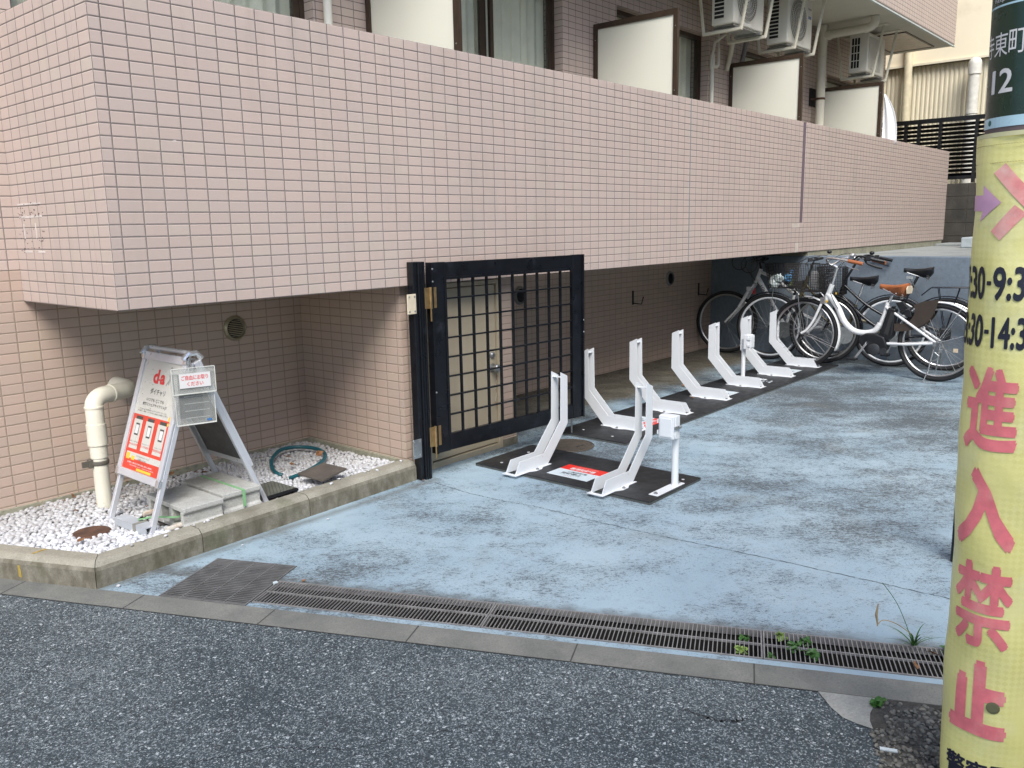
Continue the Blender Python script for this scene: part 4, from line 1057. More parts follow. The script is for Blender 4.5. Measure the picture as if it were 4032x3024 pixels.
hollow_block('front hollow concrete block with its openings facing the sign feet', .225, .425, .045, .405, .085)
hollow_block('rear concrete block under the back legs of the sign, with a green strap across it', .437, .645, .070, .455, .092)
t = thing('green_strap', 'pale green packing strap tied over the rear concrete block and through the front one', 'strap')
m = MB(); m.box(.536, .552, .062, .462, .1925, .1939); m.box(.536, .552, .0610, .0625, .11, .1925)
m.build('strap_over_block', STRAP, t)
m = MB(); m.bar((.155, .205, .135), (.228, .13, .128), .022, .0015, (0, 0, 1)); m.bar((.228, .13, .128), (.30, .12, .13), .022, .0015); m.bar((.155, .205, .135), (.098, .235, .130), .022, .0015)
m.build('strap_end', STRAP, t)
for i, (p, q, l) in enumerate([((.17, .335, .115), (.33, .33, .112), 'rusty white rod under the front block, the one nearer the wall'), ((.150, .075, .100), (.30, .095, .102), 'rusty white rod under the front block, the one nearer the kerb')]):
    m = MB(); m.tube([p, q], .014, 10); tag(m.build('rusty_rod', RUSTW, smooth=True), l, 'rod', 'rods under the concrete block')
t = thing('grey_metal_channel', 'pale grey metal channel bar strapped across the front feet of the sign', 'metal bar', (.092, .26, .098), math.radians(4))
m = MB(); m.box(-.025, .025, -.145, .125, .020, .024); m.box(-.029, -.025, -.145, .125, -.012, .024); m.box(.025, .029, -.145, .125, -.012, .024); m.build('channel', plain('pale_grey_steel', (.50, .53, .56), .5, .2), t)
m = MB(); m.box(-.031, .031, -.062, -.040, .0245, .026); m.box(-.0325, -.0295, -.062, -.040, -.012, .026); m.build('grey_strap', BRICKSTRAP, t)
# dry leaves
def leaf(label, x, y, z, s_, a, pitch=.4):
    m = MB(); pts_ = [(-1, 0, 0), (-.5, .42, .12), (.1, .5, .2), (.7, .25, .1), (1.1, 0, .25), (.6, -.3, .1), (0, -.5, .22), (-.6, -.36, .1)]
    M_ = Matrix.Translation((x, y, z)) @ Matrix.Rotation(a, 4, 'Z') @ Matrix.Rotation(pitch, 4, 'X')
    P = [M_ @ (Vector(p) * s_) for p in pts_]; c = M_ @ Vector((0, 0, -.05 * s_))
    m.add([tuple(p) for p in P] + [tuple(c)], [(i, (i + 1) % 8, 8) for i in range(8)])
    tag(m.build('dry_leaf', DRY), label, 'leaf', 'fallen dry leaves')
lv = [('brown leaf standing against the teal hose', 1.31, .50, .135, .038, .4, .9), ('small brown leaf inside the hose loop, nearest the wall', 1.20, .66, .115, .028, 2.0, .2), ('brown leaf inside the hose loop on its left side', 1.12, .50, .115, .026, 1.0, .2),
      ('brown leaf on the pebbles left of the rusty lid', -.15, .26, .10, .022, .4, .3), ('brown leaf between wall and downpipe', .10, .955, .10, .030, 1.3, .8), ('tiny orange leaf in front of the sign feet', .02, .14, .102, .014, 2.2, .5),
      ('brown leaf by the wall behind the sign', .62, .93, .10, .030, .6, .4), ('brown leaf on the pebbles behind the rear block', .75, .80, .10, .026, 2.6, .5), ('dry leaf on the painted floor by the gate post', 1.60, -.075, .008, .014, 1.3, .4),
      ('dry leaf on the long mat beside the third rack', 4.50, -.20, .024, .03, 1.1, .2), ('dry leaf on the painted floor behind the fourth rack', 5.0, .16, .008, .03, .2, .3), ('dry leaf near the back wall of the parking', 5.3, .85, .008, .035, .7, .3),
      ('dry leaf at the first trench grate end', .70 - .37, -.70, .006, .012, .3, .3)]
for a in lv: leaf(*a)

# ------------------------------------------------------------------ A-frame sign
sg = thing('a_frame_sign', 'aluminium A-frame pavement sign with a red and white poster in the pebble bed', 'sign', (0, 0, 0))
SY0, SY1 = .115, .535; APX, APZ = .375, .865
FX0, FZ0 = .098, .070; BX0 = .705
def legs(xf, name):
    for y in (SY0 + .012, SY1 - .012):
        m = MB(); m.bar((APX + (xf - APX) * .03, y, APZ - .03), (xf, y, FZ0), .024, .022, (0, 1, 0)); m.build(name, ALU, sg, bevel=.002, seg=1)
legs(FX0, 'front_leg'); legs(BX0, 'back_leg')
# panels: local frame x=right as seen (towards -y), y=up along the leg
def panel_matrix(xf, s0=.0, off=.0):
    base = Vector((xf, SY1, FZ0)); up = Vector((APX, SY1, APZ)) - base; L = up.length; up.normalize(); rt = Vector((0, -1, 0)); nrm = rt.cross(up)
    o = base + nrm * off
    return Matrix(((rt.x, up.x, nrm.x, o.x), (rt.y, up.y, nrm.y, o.y), (rt.z, up.z, nrm.z, o.z), (0, 0, 0, 1))), L
Mf, LL = panel_matrix(FX0, off=.013)
W_ = SY1 - SY0; p0, p1 = .225, LL - .012
m = MB(); m.box(0, W_, p0, p0 + .034, 0, .014); m.box(0, W_, p1 - .038, p1, 0, .014)
m.box(0, .032, p0 + .034, p1 - .038, 0, .012); m.box(W_ - .032, W_, p0 + .034, p1 - .038, 0, .012); fr = m.build('snap_frame', ALU, sg, M=Mf, bevel=.003)
m = MB()
for x in (-.003, W_ - .03): m.box(x, x + .033, p0 - .004, p0 + .034, -.004, .016); m.box(x, x + .033, p1 - .036, p1 + .004, -.004, .018)
m.build('corner_cap', CHROME, fr, bevel=.006)
m = MB(); m.box(.032, W_ - .032, p0 + .034, p1 - .038, .0, .004); po = m.build('poster', POSTERW, sg, M=Mf)
px0, px1, py0, py1 = .034, W_ - .034, p0 + .036, p1 - .040; PW = px1 - px0; PH = py1 - py0
def X_(u): return px0 + u * PW
def Y_(v): return py0 + v * PH
def rect(mb, a, b, c, d, z): mb.box(X_(a), X_(b), Y_(c), Y_(d), .0041, z)
m = MB(); rect(m, 0, 1, 0, .50, .0046)
m.build('red_ground', POSRED, po)
m = MB()
for a in (.05, .375, .70): rect(m, a + .01, a + .235, .185, .455, .0050)
rect(m, .05, .975, .10, .155, .0050); m.build('white_card', POSTERW, po, bevel=0)
m = MB()
for a in (.10, .42, .75): rect(m, a, a + .17, .455, .485, .0055)
for a in (.13, .46, .79): rect(m, a, a + .10, .31, .42, .0056)
textfit(m, '予約してすぐ乗れる', X_(.06), Y_(.245), X_(.31), Y_(.255), .0056, 0); textfit(m, '好きなポートで', X_(.40), Y_(.245), X_(.62), Y_(.255), .0056, 0); textfit(m, 'ICカードで', X_(.75), Y_(.245), X_(.93), Y_(.255), .0056, 0)
textfit(m, 'アプリをダウンロードして', X_(.33), Y_(.125), X_(.68), Y_(.138), .0056, .01); textfit(m, 'ご登録ください', X_(.38), Y_(.100), X_(.62), Y_(.113), .0056, .01)
textfit(m, 'ダイチャリ', X_(.30), Y_(.70), X_(.70), Y_(.755), .0046, .02); textfit(m, 'いつでも どこでも', X_(.25), Y_(.635), X_(.72), Y_(.665), .0046, .02); textfit(m, '気軽にシェアサイクリング', X_(.17), Y_(.59), X_(.82), Y_(.62), .0046, .02)
textfit(m, 'ダイチャリは自転車シェアリングサービスです。', X_(.12), Y_(.548), X_(.86), Y_(.562), .0046, 0); textfit(m, 'まち乗り、観光、ビジネスなど自由にご利用ください。', X_(.08), Y_(.528), X_(.90), Y_(.542), .0046, 0)
m.build('dark_print', GREYINK, po)
m = MB()
for k in range(3): rect(m, (.14, .47, .80)[k], (.220, .550, .880)[k], .325, .405, .0060)
m.build('phone_screen', WHITEINK, po)
m = MB(); textfit(m, 'かんたん予約', X_(.06), Y_(.215), X_(.31), Y_(.235), .0056, .02); textfit(m, 'どこでも返せる', X_(.385), Y_(.215), X_(.64), Y_(.235), .0056, .02); textfit(m, 'TOUCH & GO!', X_(.71), Y_(.215), X_(.955), Y_(.235), .0056, .02)
textfit(m, 'd', X_(.30), Y_(.80), X_(.45), Y_(.93), .0046, .04); textfit(m, 'a', X_(.49), Y_(.80), X_(.62), Y_(.89), .0046, .04); m.box(X_(.42), X_(.50), Y_(.83), Y_(.845), .0041, .0047); m.build('red_lettering', REDINK, po)
m = MB(); m.box(X_(.72), X_(.745), Y_(.81), Y_(.90), .0041, .0046); m.bar((X_(.73), Y_(.85), .0044), (X_(.67), Y_(.80), .0044), .006, .0006); m.ring((X_(.73), Y_(.95), .0044), (0, 0, 1), .008, .004, 20, 4, (.004, .0004)); m.build('grey_figure', plain('figure_grey', (.30, .29, .28), .5), po)
m = MB(); textfit(m, 'お問い合わせ先 050-3821-8282', X_(.12), Y_(.055), X_(.80), Y_(.072), .0050, .01); textfit(m, '受付時間 9:00〜18:00 年中無休', X_(.20), Y_(.036), X_(.86), Y_(.046), .0050, 0); m.build('white_lettering', WHITEINK, po)
m = MB(); rect(m, .40, .80, .006, .028, .0050); rect(m, .06, .15, .088, .145, .0056); rect(m, .20, .29, .088, .125, .0056)
for c_, r_ in (((.965, .52), .022), ((.95, .47), .014)): m.lathe((X_(c_[0]), Y_(c_[1]), .0041), (0, 0, 1), [(r_ * .55, 0), (r_ * .55, .0008)], 24)
m.build('yellow_print', YELINK, po)
m = MB(); rnd = random.Random(4)
for _ in range(14):
    u, v = rnd.uniform(.03, .95), rnd.uniform(.5, .95); rect(m, u, u + .012, v, v + .006, .0045)
m.build('confetti_print', GREYINK, po)
Mb, _ = panel_matrix(BX0, off=-.013)
m = MB(); m.box(.014, W_ - .014, p0 + .02, p1 - .02, -.002, .002); m.build('back_board', plain('back_board_grey', (.06, .063, .062), .5), sg, M=Mb)
m = MB(); m.box(0, W_, p0, p0 + .03, -.012, .004); m.box(0, .03, p0 + .03, p1 - .03, -.012, .004); m.box(W_ - .03, W_, p0 + .03, p1 - .03, -.012, .004); m.box(0, W_, p1 - .03, p1, -.012, .004); m.build('back_frame', ALU, sg, M=Mb, bevel=.002, seg=1)
for y_ in (SY0 + .01, SY1 - .01): m = MB(); m.tube([(APX - .045, y_, APZ - .015), (APX - .02, y_, APZ + .012), (APX + .02, y_, APZ + .012), (APX + .045, y_, APZ - .015)], .014, 8); m.build('top_joint', CHROME, sg, smooth=True)
m = MB(); m.tube([(APX, SY0 + .02, APZ + .013), (APX, SY1 - .02, APZ + .013)], .010, 12); m.build('top_tube', ALU, sg, smooth=True)
m = MB(); m.box(.545, .550, SY0 + .03, SY1 - .03, .50, .512); m.build('yellow_tape', YELINK, sg)
# leaflet box hanging on the side of the sign
lb = thing('leaflet_box', 'clear plastic leaflet box with a white label hanging on the side of the sign', 'leaflet box', (.325, .06, .57), math.radians(-17))
m = MB()
def shell(mb, x0, x1, y0, y1, z0, z1, t_=.003):
    mb.box(x0, x1, y0, y0 + t_, z0, z1); mb.box(x0, x1, y1 - t_, y1, z0, z1); mb.box(x0, x0 + t_, y0 + t_, y1 - t_, z0, z1); mb.box(x1 - t_, x1, y0 + t_, y1 - t_, z0, z1); mb.box(x0 + t_, x1 - t_, y0 + t_, y1 - t_, z0, z0 + t_)
shell(m, -.085, .085, -.045, .035, 0, .235); m.build('box_body', ACRYL, lb, bevel=.001, seg=1)
m = MB(); shell(m, -.093, .093, -.055, -.046, .145, .262, .002); m.box(-.098, .098, -.058, .04, .236, .240); m.build('box_lid', ACRYL, lb)
m = MB(); m.bar((-.093, -.057, .146), (.093, -.057, .146), .006, .004); m.bar((-.093, -.057, .262), (.093, -.057, .262), .003, .003); m.bar((-.093, -.057, .146), (-.093, -.057, .262), .003, .003); m.bar((.093, -.057, .146), (.093, -.057, .262), .003, .003)
m.bar((-.085, -.046, .003), (.085, -.046, .003), .005, .005); m.bar((-.085, -.046, 0), (-.085, -.046, .146), .003, .003); m.bar((.085, -.046, 0), (.085, -.046, .146), .003, .003); m.build('box_edge', plain('acrylic_edge', (.62, .63, .58), .2), lb)
m = MB()
for k in range(4): m.box(-.045, .06, -.040, -.038, .03 + .033 * k, .033 + .033 * k)
m.build('inner_ledge', plain('acrylic_ledge', (.35, .36, .34), .3), lb)
m = MB(); m.box(-.055, .045, .015, .032, .02, .22); m.build('dark_leaflets', plain('dark_leaflet', (.035, .037, .042), .5), lb)
m = MB(); m.box(-.062, .072, -.0572, -.0562, .172, .238); lab = m.build('label', WHITEINK, lb)
LM = Matrix(((1, 0, 0, 0), (0, 0, 1, -.0576), (0, 1, 0, 0), (0, 0, 0, 1))); LM = Matrix.Translation((0, -.0576, 0)) @ Matrix.Rotation(PI / 2, 4, 'X')
m = MB(); textfit(m, 'ご自由にお取り', -.053, .207, .062, .229, 0, .02); textfit(m, 'ください', -.030, .180, .040, .200, 0, .02); m.build('red_lettering', REDINK, lab, M=LM)
m = MB(); m.box(.045, .066, -.0475, -.0462, .012, .022); m.build('blue_mark', plain('blue_mark', (.05, .15, .35), .4), lb)
m = MB(); m.tube([(.0, .0, .24), (.01, .03, .30), (-.005, .06, .285)], .004, 6); m.build('hanging_cord', BLKPL, lb)

# ------------------------------------------------------------------ bicycles (local: +x forward from the rear axle, z up, y to the left)
def wheel(bike, x, R_, name, spokes=28, tyre_r=.019, sp_mat=None, rim_mat=None, hub_r=.018, hub_w=.05):
    m = MB(); m.ring((x, 0, R_), (0, 1, 0), R_ - tyre_r, tyre_r, 64, 10); w_ = m.build(name, TYRE, bike, smooth=True)
    m = MB(); m.ring((x, 0, R_), (0, 1, 0), R_ - tyre_r * 2 - .008, .010, 64, 6, (.011, .012)); m.build('rim', rim_mat or RIM, w_, smooth=True)
    m = MB(); rr = R_ - tyre_r * 2 - .016
    for k in range(spokes):
        sd_ = 1 if k % 2 else -1; a = 2 * PI * k / spokes; b = a + (1.05 if (k // 2) % 2 else -1.05)
        m.tube([(x + math.cos(b) * hub_r * 1.2, sd_ * hub_w * .5, R_ + math.sin(b) * hub_r * 1.2), (x + math.cos(a) * rr, sd_ * .003, R_ + math.sin(a) * rr)], .0013, 4, caps=False)
    m.build('spokes', sp_mat or SPOKE, w_)
    m = MB(); m.tube([(x, -hub_w, R_), (x, -hub_w * .5, R_), (x, hub_w * .5, R_), (x, hub_w, R_)], [.008, hub_r, hub_r, .008], 14); m.build('hub', STEEL, w_, smooth=True)
    return w_
def fender(bike, x, R_, a0, a1, mat, wd=.026, off=.016, name='mudguard'):
    m = MB(); n = 30; prof = [(-1, -.35), (-.7, .1), (0, .25), (.7, .1), (1, -.35)]; vs = []
    for i in range(n + 1):
        a = a0 + (a1 - a0) * i / n
        for (py, pr_) in prof:
            r_ = R_ + off + pr_ * .018; vs.append((x + math.cos(a) * r_, py * wd, R_ + math.sin(a) * r_))
    k = len(prof)
    m.add(vs, [(i * k + j, i * k + j + 1, (i + 1) * k + j + 1, (i + 1) * k + j) for i in range(n) for j in range(k - 1)])
    o = m.build(name, mat, bike, smooth=True); o.modifiers.new('s', 'SOLIDIFY').thickness = .0018; return o
def saddle(bike, x0, x1, z, mat, wd=.085, h=.055, side=None):
    """nose at x1 (front), rear at x0"""
    m = MB(); n = 16; prof = []; vs = []; K = 14
    for i in range(n + 1):
        u = i / n; x = x1 + (x0 - x1) * u
        hw = .020 + (wd - .020) * (1 / (1 + math.exp(-(u - .55) * 10))); 
        if u > .9: hw *= math.sqrt(max(.05, 1 - ((u - .9) / .1) ** 2 * .8))
        if u < .06: hw *= .6 + .4 * u / .06
        zt = z + .016 * u - .014 * math.sin(u * PI); dep = h * (.30 + .85 * math.sin(min(1, u * 1.15) * PI / 2) ** 2.2) * (1 if u < .88 else 1 - (u - .88) * 3.5)
        for k in range(K):
            a = 2 * PI * k / K; yy = math.cos(a) * hw; zz = math.sin(a)
            vs.append((x, yy * (1 if zz > -.3 else 1 - .35 * (-zz - .3)), zt + (zz * .022 if zz > 0 else zz * dep) - .01))
    fs = [(i * K + k, i * K + (k + 1) % K, (i + 1) * K + (k + 1) % K, (i + 1) * K + k) for i in range(n) for k in range(K)]
    fs += [tuple(range(K)), tuple(n * K + k for k in range(K - 1, -1, -1))]
    m.add(vs, fs); s_ = m.build('saddle', mat, bike, smooth=True)
    m = MB(); xm = x0 + (x1 - x0) * .32
    for sy in (-1, 1): m.tube([(x1 - .03, sy * .015, z - .03), (xm, sy * .022, z - h - .012), (x0 + .03, sy * .035, z - h * .8)], .0035, 6)
    for sy in (-1, 1):
        pts_ = [(x0 + .045 + .014 * math.cos(q * .9), sy * .035 + .014 * math.sin(q * .9), z - h - .035 + .0022 * q) for q in range(22)]; m.tube(pts_, .0028, 5)
    m.build('saddle_rails', STEEL, s_)
    return s_
def basket(bike, xf, xr, z0, z1, hw, mat, taper=.8, nx=12, nz=8):
    m = MB(); r_ = .0023
    def P(u, v, z):  # u along x 0..1, v -1..1
        t_ = (z - z0) / (z1 - z0); s_ = taper + (1 - taper) * t_; cx = (xf + xr) / 2; return (cx + (u - .5) * (xf - xr) * s_ - (1 - t_) * .02, v * hw * s_, z)
    for k in range(nz + 1):
        z = z0 + (z1 - z0) * k / nz; rr = r_ if k < nz else .0035
        m.tube([P(0, -1, z), P(1, -1, z), P(1, 1, z), P(0, 1, z)], rr, 5, closed=True)
    for k in range(nx + 1):
        u = k / nx
        for v in (-1, 1): m.tube([P(u, v, z0), P(u, v, z1)], r_, 4, caps=False)
        m.tube([P(u, -1, z0), P(u, 1, z0)], r_, 4, caps=False)
    for k in range(nx + 1):
        v = -1 + 2 * k / nx
        for u in (0, 1): m.tube([P(u, v, z0), P(u, v, z1)], r_, 4, caps=False)
        m.tube([P(0, v, z0), P(1, v, z0)], r_, 4, caps=False)
    return m.build('basket', mat, bike)
def cables(bike, paths, mat=None):
    m = MB()
    for p in paths: m.tube(smooth_path(p, 5), .0028, 5)
    m.build('brake_cable', mat or BLKPL, bike, smooth=True)

# --- white electric bicycle (seen from its left side)
MIRY = True
def place(name, label, rear, front, lean=0.0):
    a = math.atan2(front[1] - rear[1], front[0] - rear[0])
    t = thing(name, label, 'bicycle', (rear[0], rear[1], 0), a, 'bicycles parked against the retaining wall'); t.rotation_euler = (lean, 0, a); return t
b = place('electric_bicycle', 'white low-step electric bicycle with tan leather saddle and grips, front wheel in the last rack', (6.47, -1.53), (6.545, -.29))
b.rotation_euler[0] = math.radians(1.5); R1 = .345; WB = 1.24
wheel(b, 0, R1, 'rear_wheel', 32, .020); fw = wheel(b, WB, R1, 'front_wheel', 28, .020)
m = MB()
m.tube(smooth_path([(1.03, 0, .735), (.985, 0, .70), (.91, 0, .60), (.845, 0, .48), (.76, 0, .405), (.66, 0, .385), (.56, 0, .41), (.51, 0, .48)]), [.030] * 4 + [.028] * 200 if 0 else .0275, 16)
m.tube([(.52, 0, .44), (.475, 0, .58), (.455, 0, .68)], .019, 14)
m.tube([(1.035, 0, .675), (.985, 0, .825)], .024, 16)
for sy in (-1, 1):
    m.tube([(.44, sy * .028, .305), (.25, sy * .05, .315), (0, sy * .068, .345)], .0125, 10); m.tube([(.465, sy * .018, .64), (.25, sy * .05, .51), (0, sy * .068, .352)], .0115, 10)
m.build('frame', BIKEW, b, smooth=True)
m = MB()
for sy in (-1, 1): m.tube(smooth_path([(1.05, sy * .045, .675), (1.075, sy * .05, .60), (1.13, sy * .052, .47), (1.19, sy * .054, .38), (WB, sy * .056, .345)]), .0125, 10)
m.tube([(1.05, -.05, .68), (1.05, .05, .68)], .014, 8); m.build('fork', BIKEW, b, smooth=True)
m = MB(); m.tube([(.985, 0, .825), (.945, 0, .985)], .013, 12); m.tube([(.945, 0, .985), (.97, 0, 1.0), (1.0, 0, 1.01)], .015, 10)
hb = smooth_path([(.60, .27, 1.03), (.72, .285, 1.055), (.86, .27, 1.075), (.97, .18, 1.07), (1.0, .06, 1.02), (1.0, -.06, 1.02), (.97, -.18, 1.07), (.86, -.27, 1.075), (.72, -.285, 1.055), (.60, -.27, 1.03)])
m.tube(hb, .011, 10); h = m.build('handlebar', CHROME, b, smooth=True)
for sy in (-1, 1):
    m = MB(); m.tube([(.60, sy * .27, 1.03), (.665, sy * .28, 1.045), (.73, sy * .285, 1.056)], [.017, .0165, .016], 12); m.build('grip', LEATHER, h, smooth=True)
    m = MB(); m.box(.745, .80, sy * .27 - .02, sy * .27 + .02, 1.045, 1.085); m.tube(smooth_path([(.80, sy * .275, 1.05), (.77, sy * .26, 1.02), (.70, sy * .265, .99), (.63, sy * .27, .975)]), .0055, 6); m.build('brake_lever', BLKPL if sy > 0 else CHROME, h, bevel=0)
m = MB(); m.sphere((.90, .22, 1.10), .028, 14, (1, 1, .75)); m.build('bell', CHROME, h, smooth=True)
m = MB(); m.tube([(.418, 0, .745), (.455, 0, .66)], .0135, 12); m.build('seat_post', CHROME, b, smooth=True)
sd_ = saddle(b, .28, .535, .835, LEATHER, .09, .085)
m = MB(); m.prism([(-.06, -.062), (.06, -.062), (.078, -.02), (.05, .008), (-.05, .008), (-.078, -.02)], lambda a, c, h: (h, a, .828 + c), .270, .280); m.build('cream_back_trim', CREAMV, sd_, bevel=.004)
m = MB()
for (x, z) in ((.475, .80), (.42, .782), (.36, .768)): m.sphere((x, -.055 - (.475 - x) * .25, z), .006, 8); m.sphere((x, .055 + (.475 - x) * .25, z), .006, 8)
m.build('rivet', CHROME, sd_)
m = MB(); m.prism([(.40, .625), (.465, .64), (.535, .37), (.455, .33), (.41, .38)], lambda a, c, h: (a - .03, h, c), -.042, .042); bt = m.build('battery', BLKPL, b, bevel=.012); DG2 = plain('battery_side', (.035, .036, .036), .35)
m = MB(); m.prism([(.405, .59), (.435, .60), (.485, .40), (.45, .385)], lambda a, c, h: (a - .03, h, c), -.044, -.0425); m.build('battery_label', DG2, bt)
m = MB(); m.box(.39, .41, -.03, .03, .635, .65); m.build('battery_handle', BLKPL, bt, bevel=.004)
m = MB(); m.prism([(.42, .30), (.45, .365), (.53, .395), (.62, .39), (.68, .35), (.69, .31), (.64, .25), (.60, .20), (.53, .185), (.47, .21), (.43, .25)], lambda a, c, h: (a, h, c), -.055, .055); mo = m.build('motor_unit', BLKPL, b, bevel=.014)
DGREY = plain('dark_grey_plastic', (.028, .03, .034), .4)
m = MB(); m.lathe((.53, -.056, .245), (0, -1, 0), [(.055, 0), (.055, .012), (.045, .018)], 28); m.lathe((.445, -.056, .235), (0, -1, 0), [(.032, 0), (.032, .014)], 20); m.build('motor_cover', DGREY, mo, smooth=True)
m = MB(); m.tube([(.595, -.075, .295), (.60, -.075, .295)], .02, 10); m.bar((.595, -.085, .295), (.69, -.09, .150), .020, .012, (0, 1, 0)); m.bar((.595, .085, .295), (.50, .09, .44), .020, .012, (0, 1, 0)); cr = m.build('crank', CHROME, b, bevel=.003)
for bx_ in ((.65, .735, -.175, -.105, .140, .162), (.455, .54, .105, .175, .43, .452)): m = MB(); m.box(*bx_); m.build('pedal', BLKPL, cr, bevel=.005)
fender(b, 0, R1, math.radians(5), math.radians(158), BIKEW); fender(b, WB, R1, math.radians(88), math.radians(205), BIKEW)
m = MB()
for sy in (-1, 1):
    for a in (60, 20): m.tube([(0, sy * .05, .345), (math.cos(math.radians(a)) * .37 * -1, sy * .028, .345 + math.sin(math.radians(a)) * .37)], .0025, 5)
m.tube([(WB, -.055, .345), (WB - .345, -.03, .22)], .0025, 5); m.tube([(WB, .055, .345), (WB - .345, .03, .22)], .0025, 5); m.build('mudguard_stay', CHROME, b)
# brown skirt guard on both sides of the rear wheel
def guard(bike, pts_, y, mat):
    m = MB(); m.prism(pts_, lambda a, c, h: (a, h, c), y, y + .002); m.build('skirt_guard', mat, bike)
gp = [(.37, .425), (.37, .495), (.29, .50), (.235, .53), (.205, .58), (.20, .635), (.215, .668), (.15, .70), (.08, .718), (.01, .715), (.02, .66), (.05, .58), (.09, .52), (.18, .46), (.28, .43)]
guard(b, gp, -.045, SKIRT); guard(b, gp, .043, SKIRT)
m = MB(); m.prism([(.37, .68), (.31, .70), (.235, .62), (.22, .56), (.27, .56), (.33, .62)], lambda a, c, h: (a, h, c), -.05, -.012); lk = m.build('ring_lock', BLKPL, b, bevel=.006)
m = MB(); m.ring((.285, 0, .62), (.4, 0, .9), .052, .010, 24, 8); m.build('lock_ring', BLKPL, lk, smooth=True)
basket(b, 1.40, 1.05, .755, 1.015, .185, WIRE, .78, 14, 11)
m = MB(); m.tube([(1.05, 0, .70), (1.10, 0, .75), (1.30, 0, .752)], .006, 6); m.tube([(WB, -.06, .35), (1.27, -.12, .75)], .004, 6); m.tube([(WB, .06, .35), (1.27, .12, .75)], .004, 6); m.build('basket_stay', STEEL, b)
m = MB(); m.prism([(0, .0), (.05, .01), (.06, .10), (.05, .17), (.01, .16)], lambda a, c, h: (1.12 + a, h, .78 + c), -.06, .02); m.build('basket_lock', GREYPL, b, bevel=.01)
m = MB(); m.tube([(0, -.07, .345), (.03, -.11, .10), (.055, -.14, .004), (-.06, -.15, .004)], .006, 8); m.tube([(0, .07, .345), (.03, .11, .10), (.055, .14, .012), (-.06, .15, .012)], .006, 8); m.build('kickstand', CHROME, b, smooth=True)
m = MB(); m.box(-.015, .01, -.105, -.07, .32, .36); m.tube([(-.01, -.10, .27), (-.05, -.105, .24), (-.03, -.105, .205), (.04, -.10, .18)], .007, 6); m.box(-.07, -.04, -.10, -.08, .27, .30); m.build('derailleur', STEEL, b, bevel=.003)
m = MB(); m.box(1.005, 1.022, -.0315, -.0285, .655, .675); m.build('orange_sticker', YELINK, b)
m = MB(); m.box(1.16, 1.20, -.035, -.015, .68, .70); m.box(1.02, 1.07, -.06, -.045, .64, .70); m.build('front_brake', CHROME, b, bevel=.003)
cables(b, [[(.80, -.27, 1.06), (.90, -.24, 1.0), (1.02, -.08, .93), (1.05, -.02, .80), (1.04, -.03, .70)], [(.80, .27, 1.06), (.95, .22, 1.12), (1.10, .1, 1.02), (1.06, .02, .86), (.95, -.03, .68), (.90, -.03, .60)]])

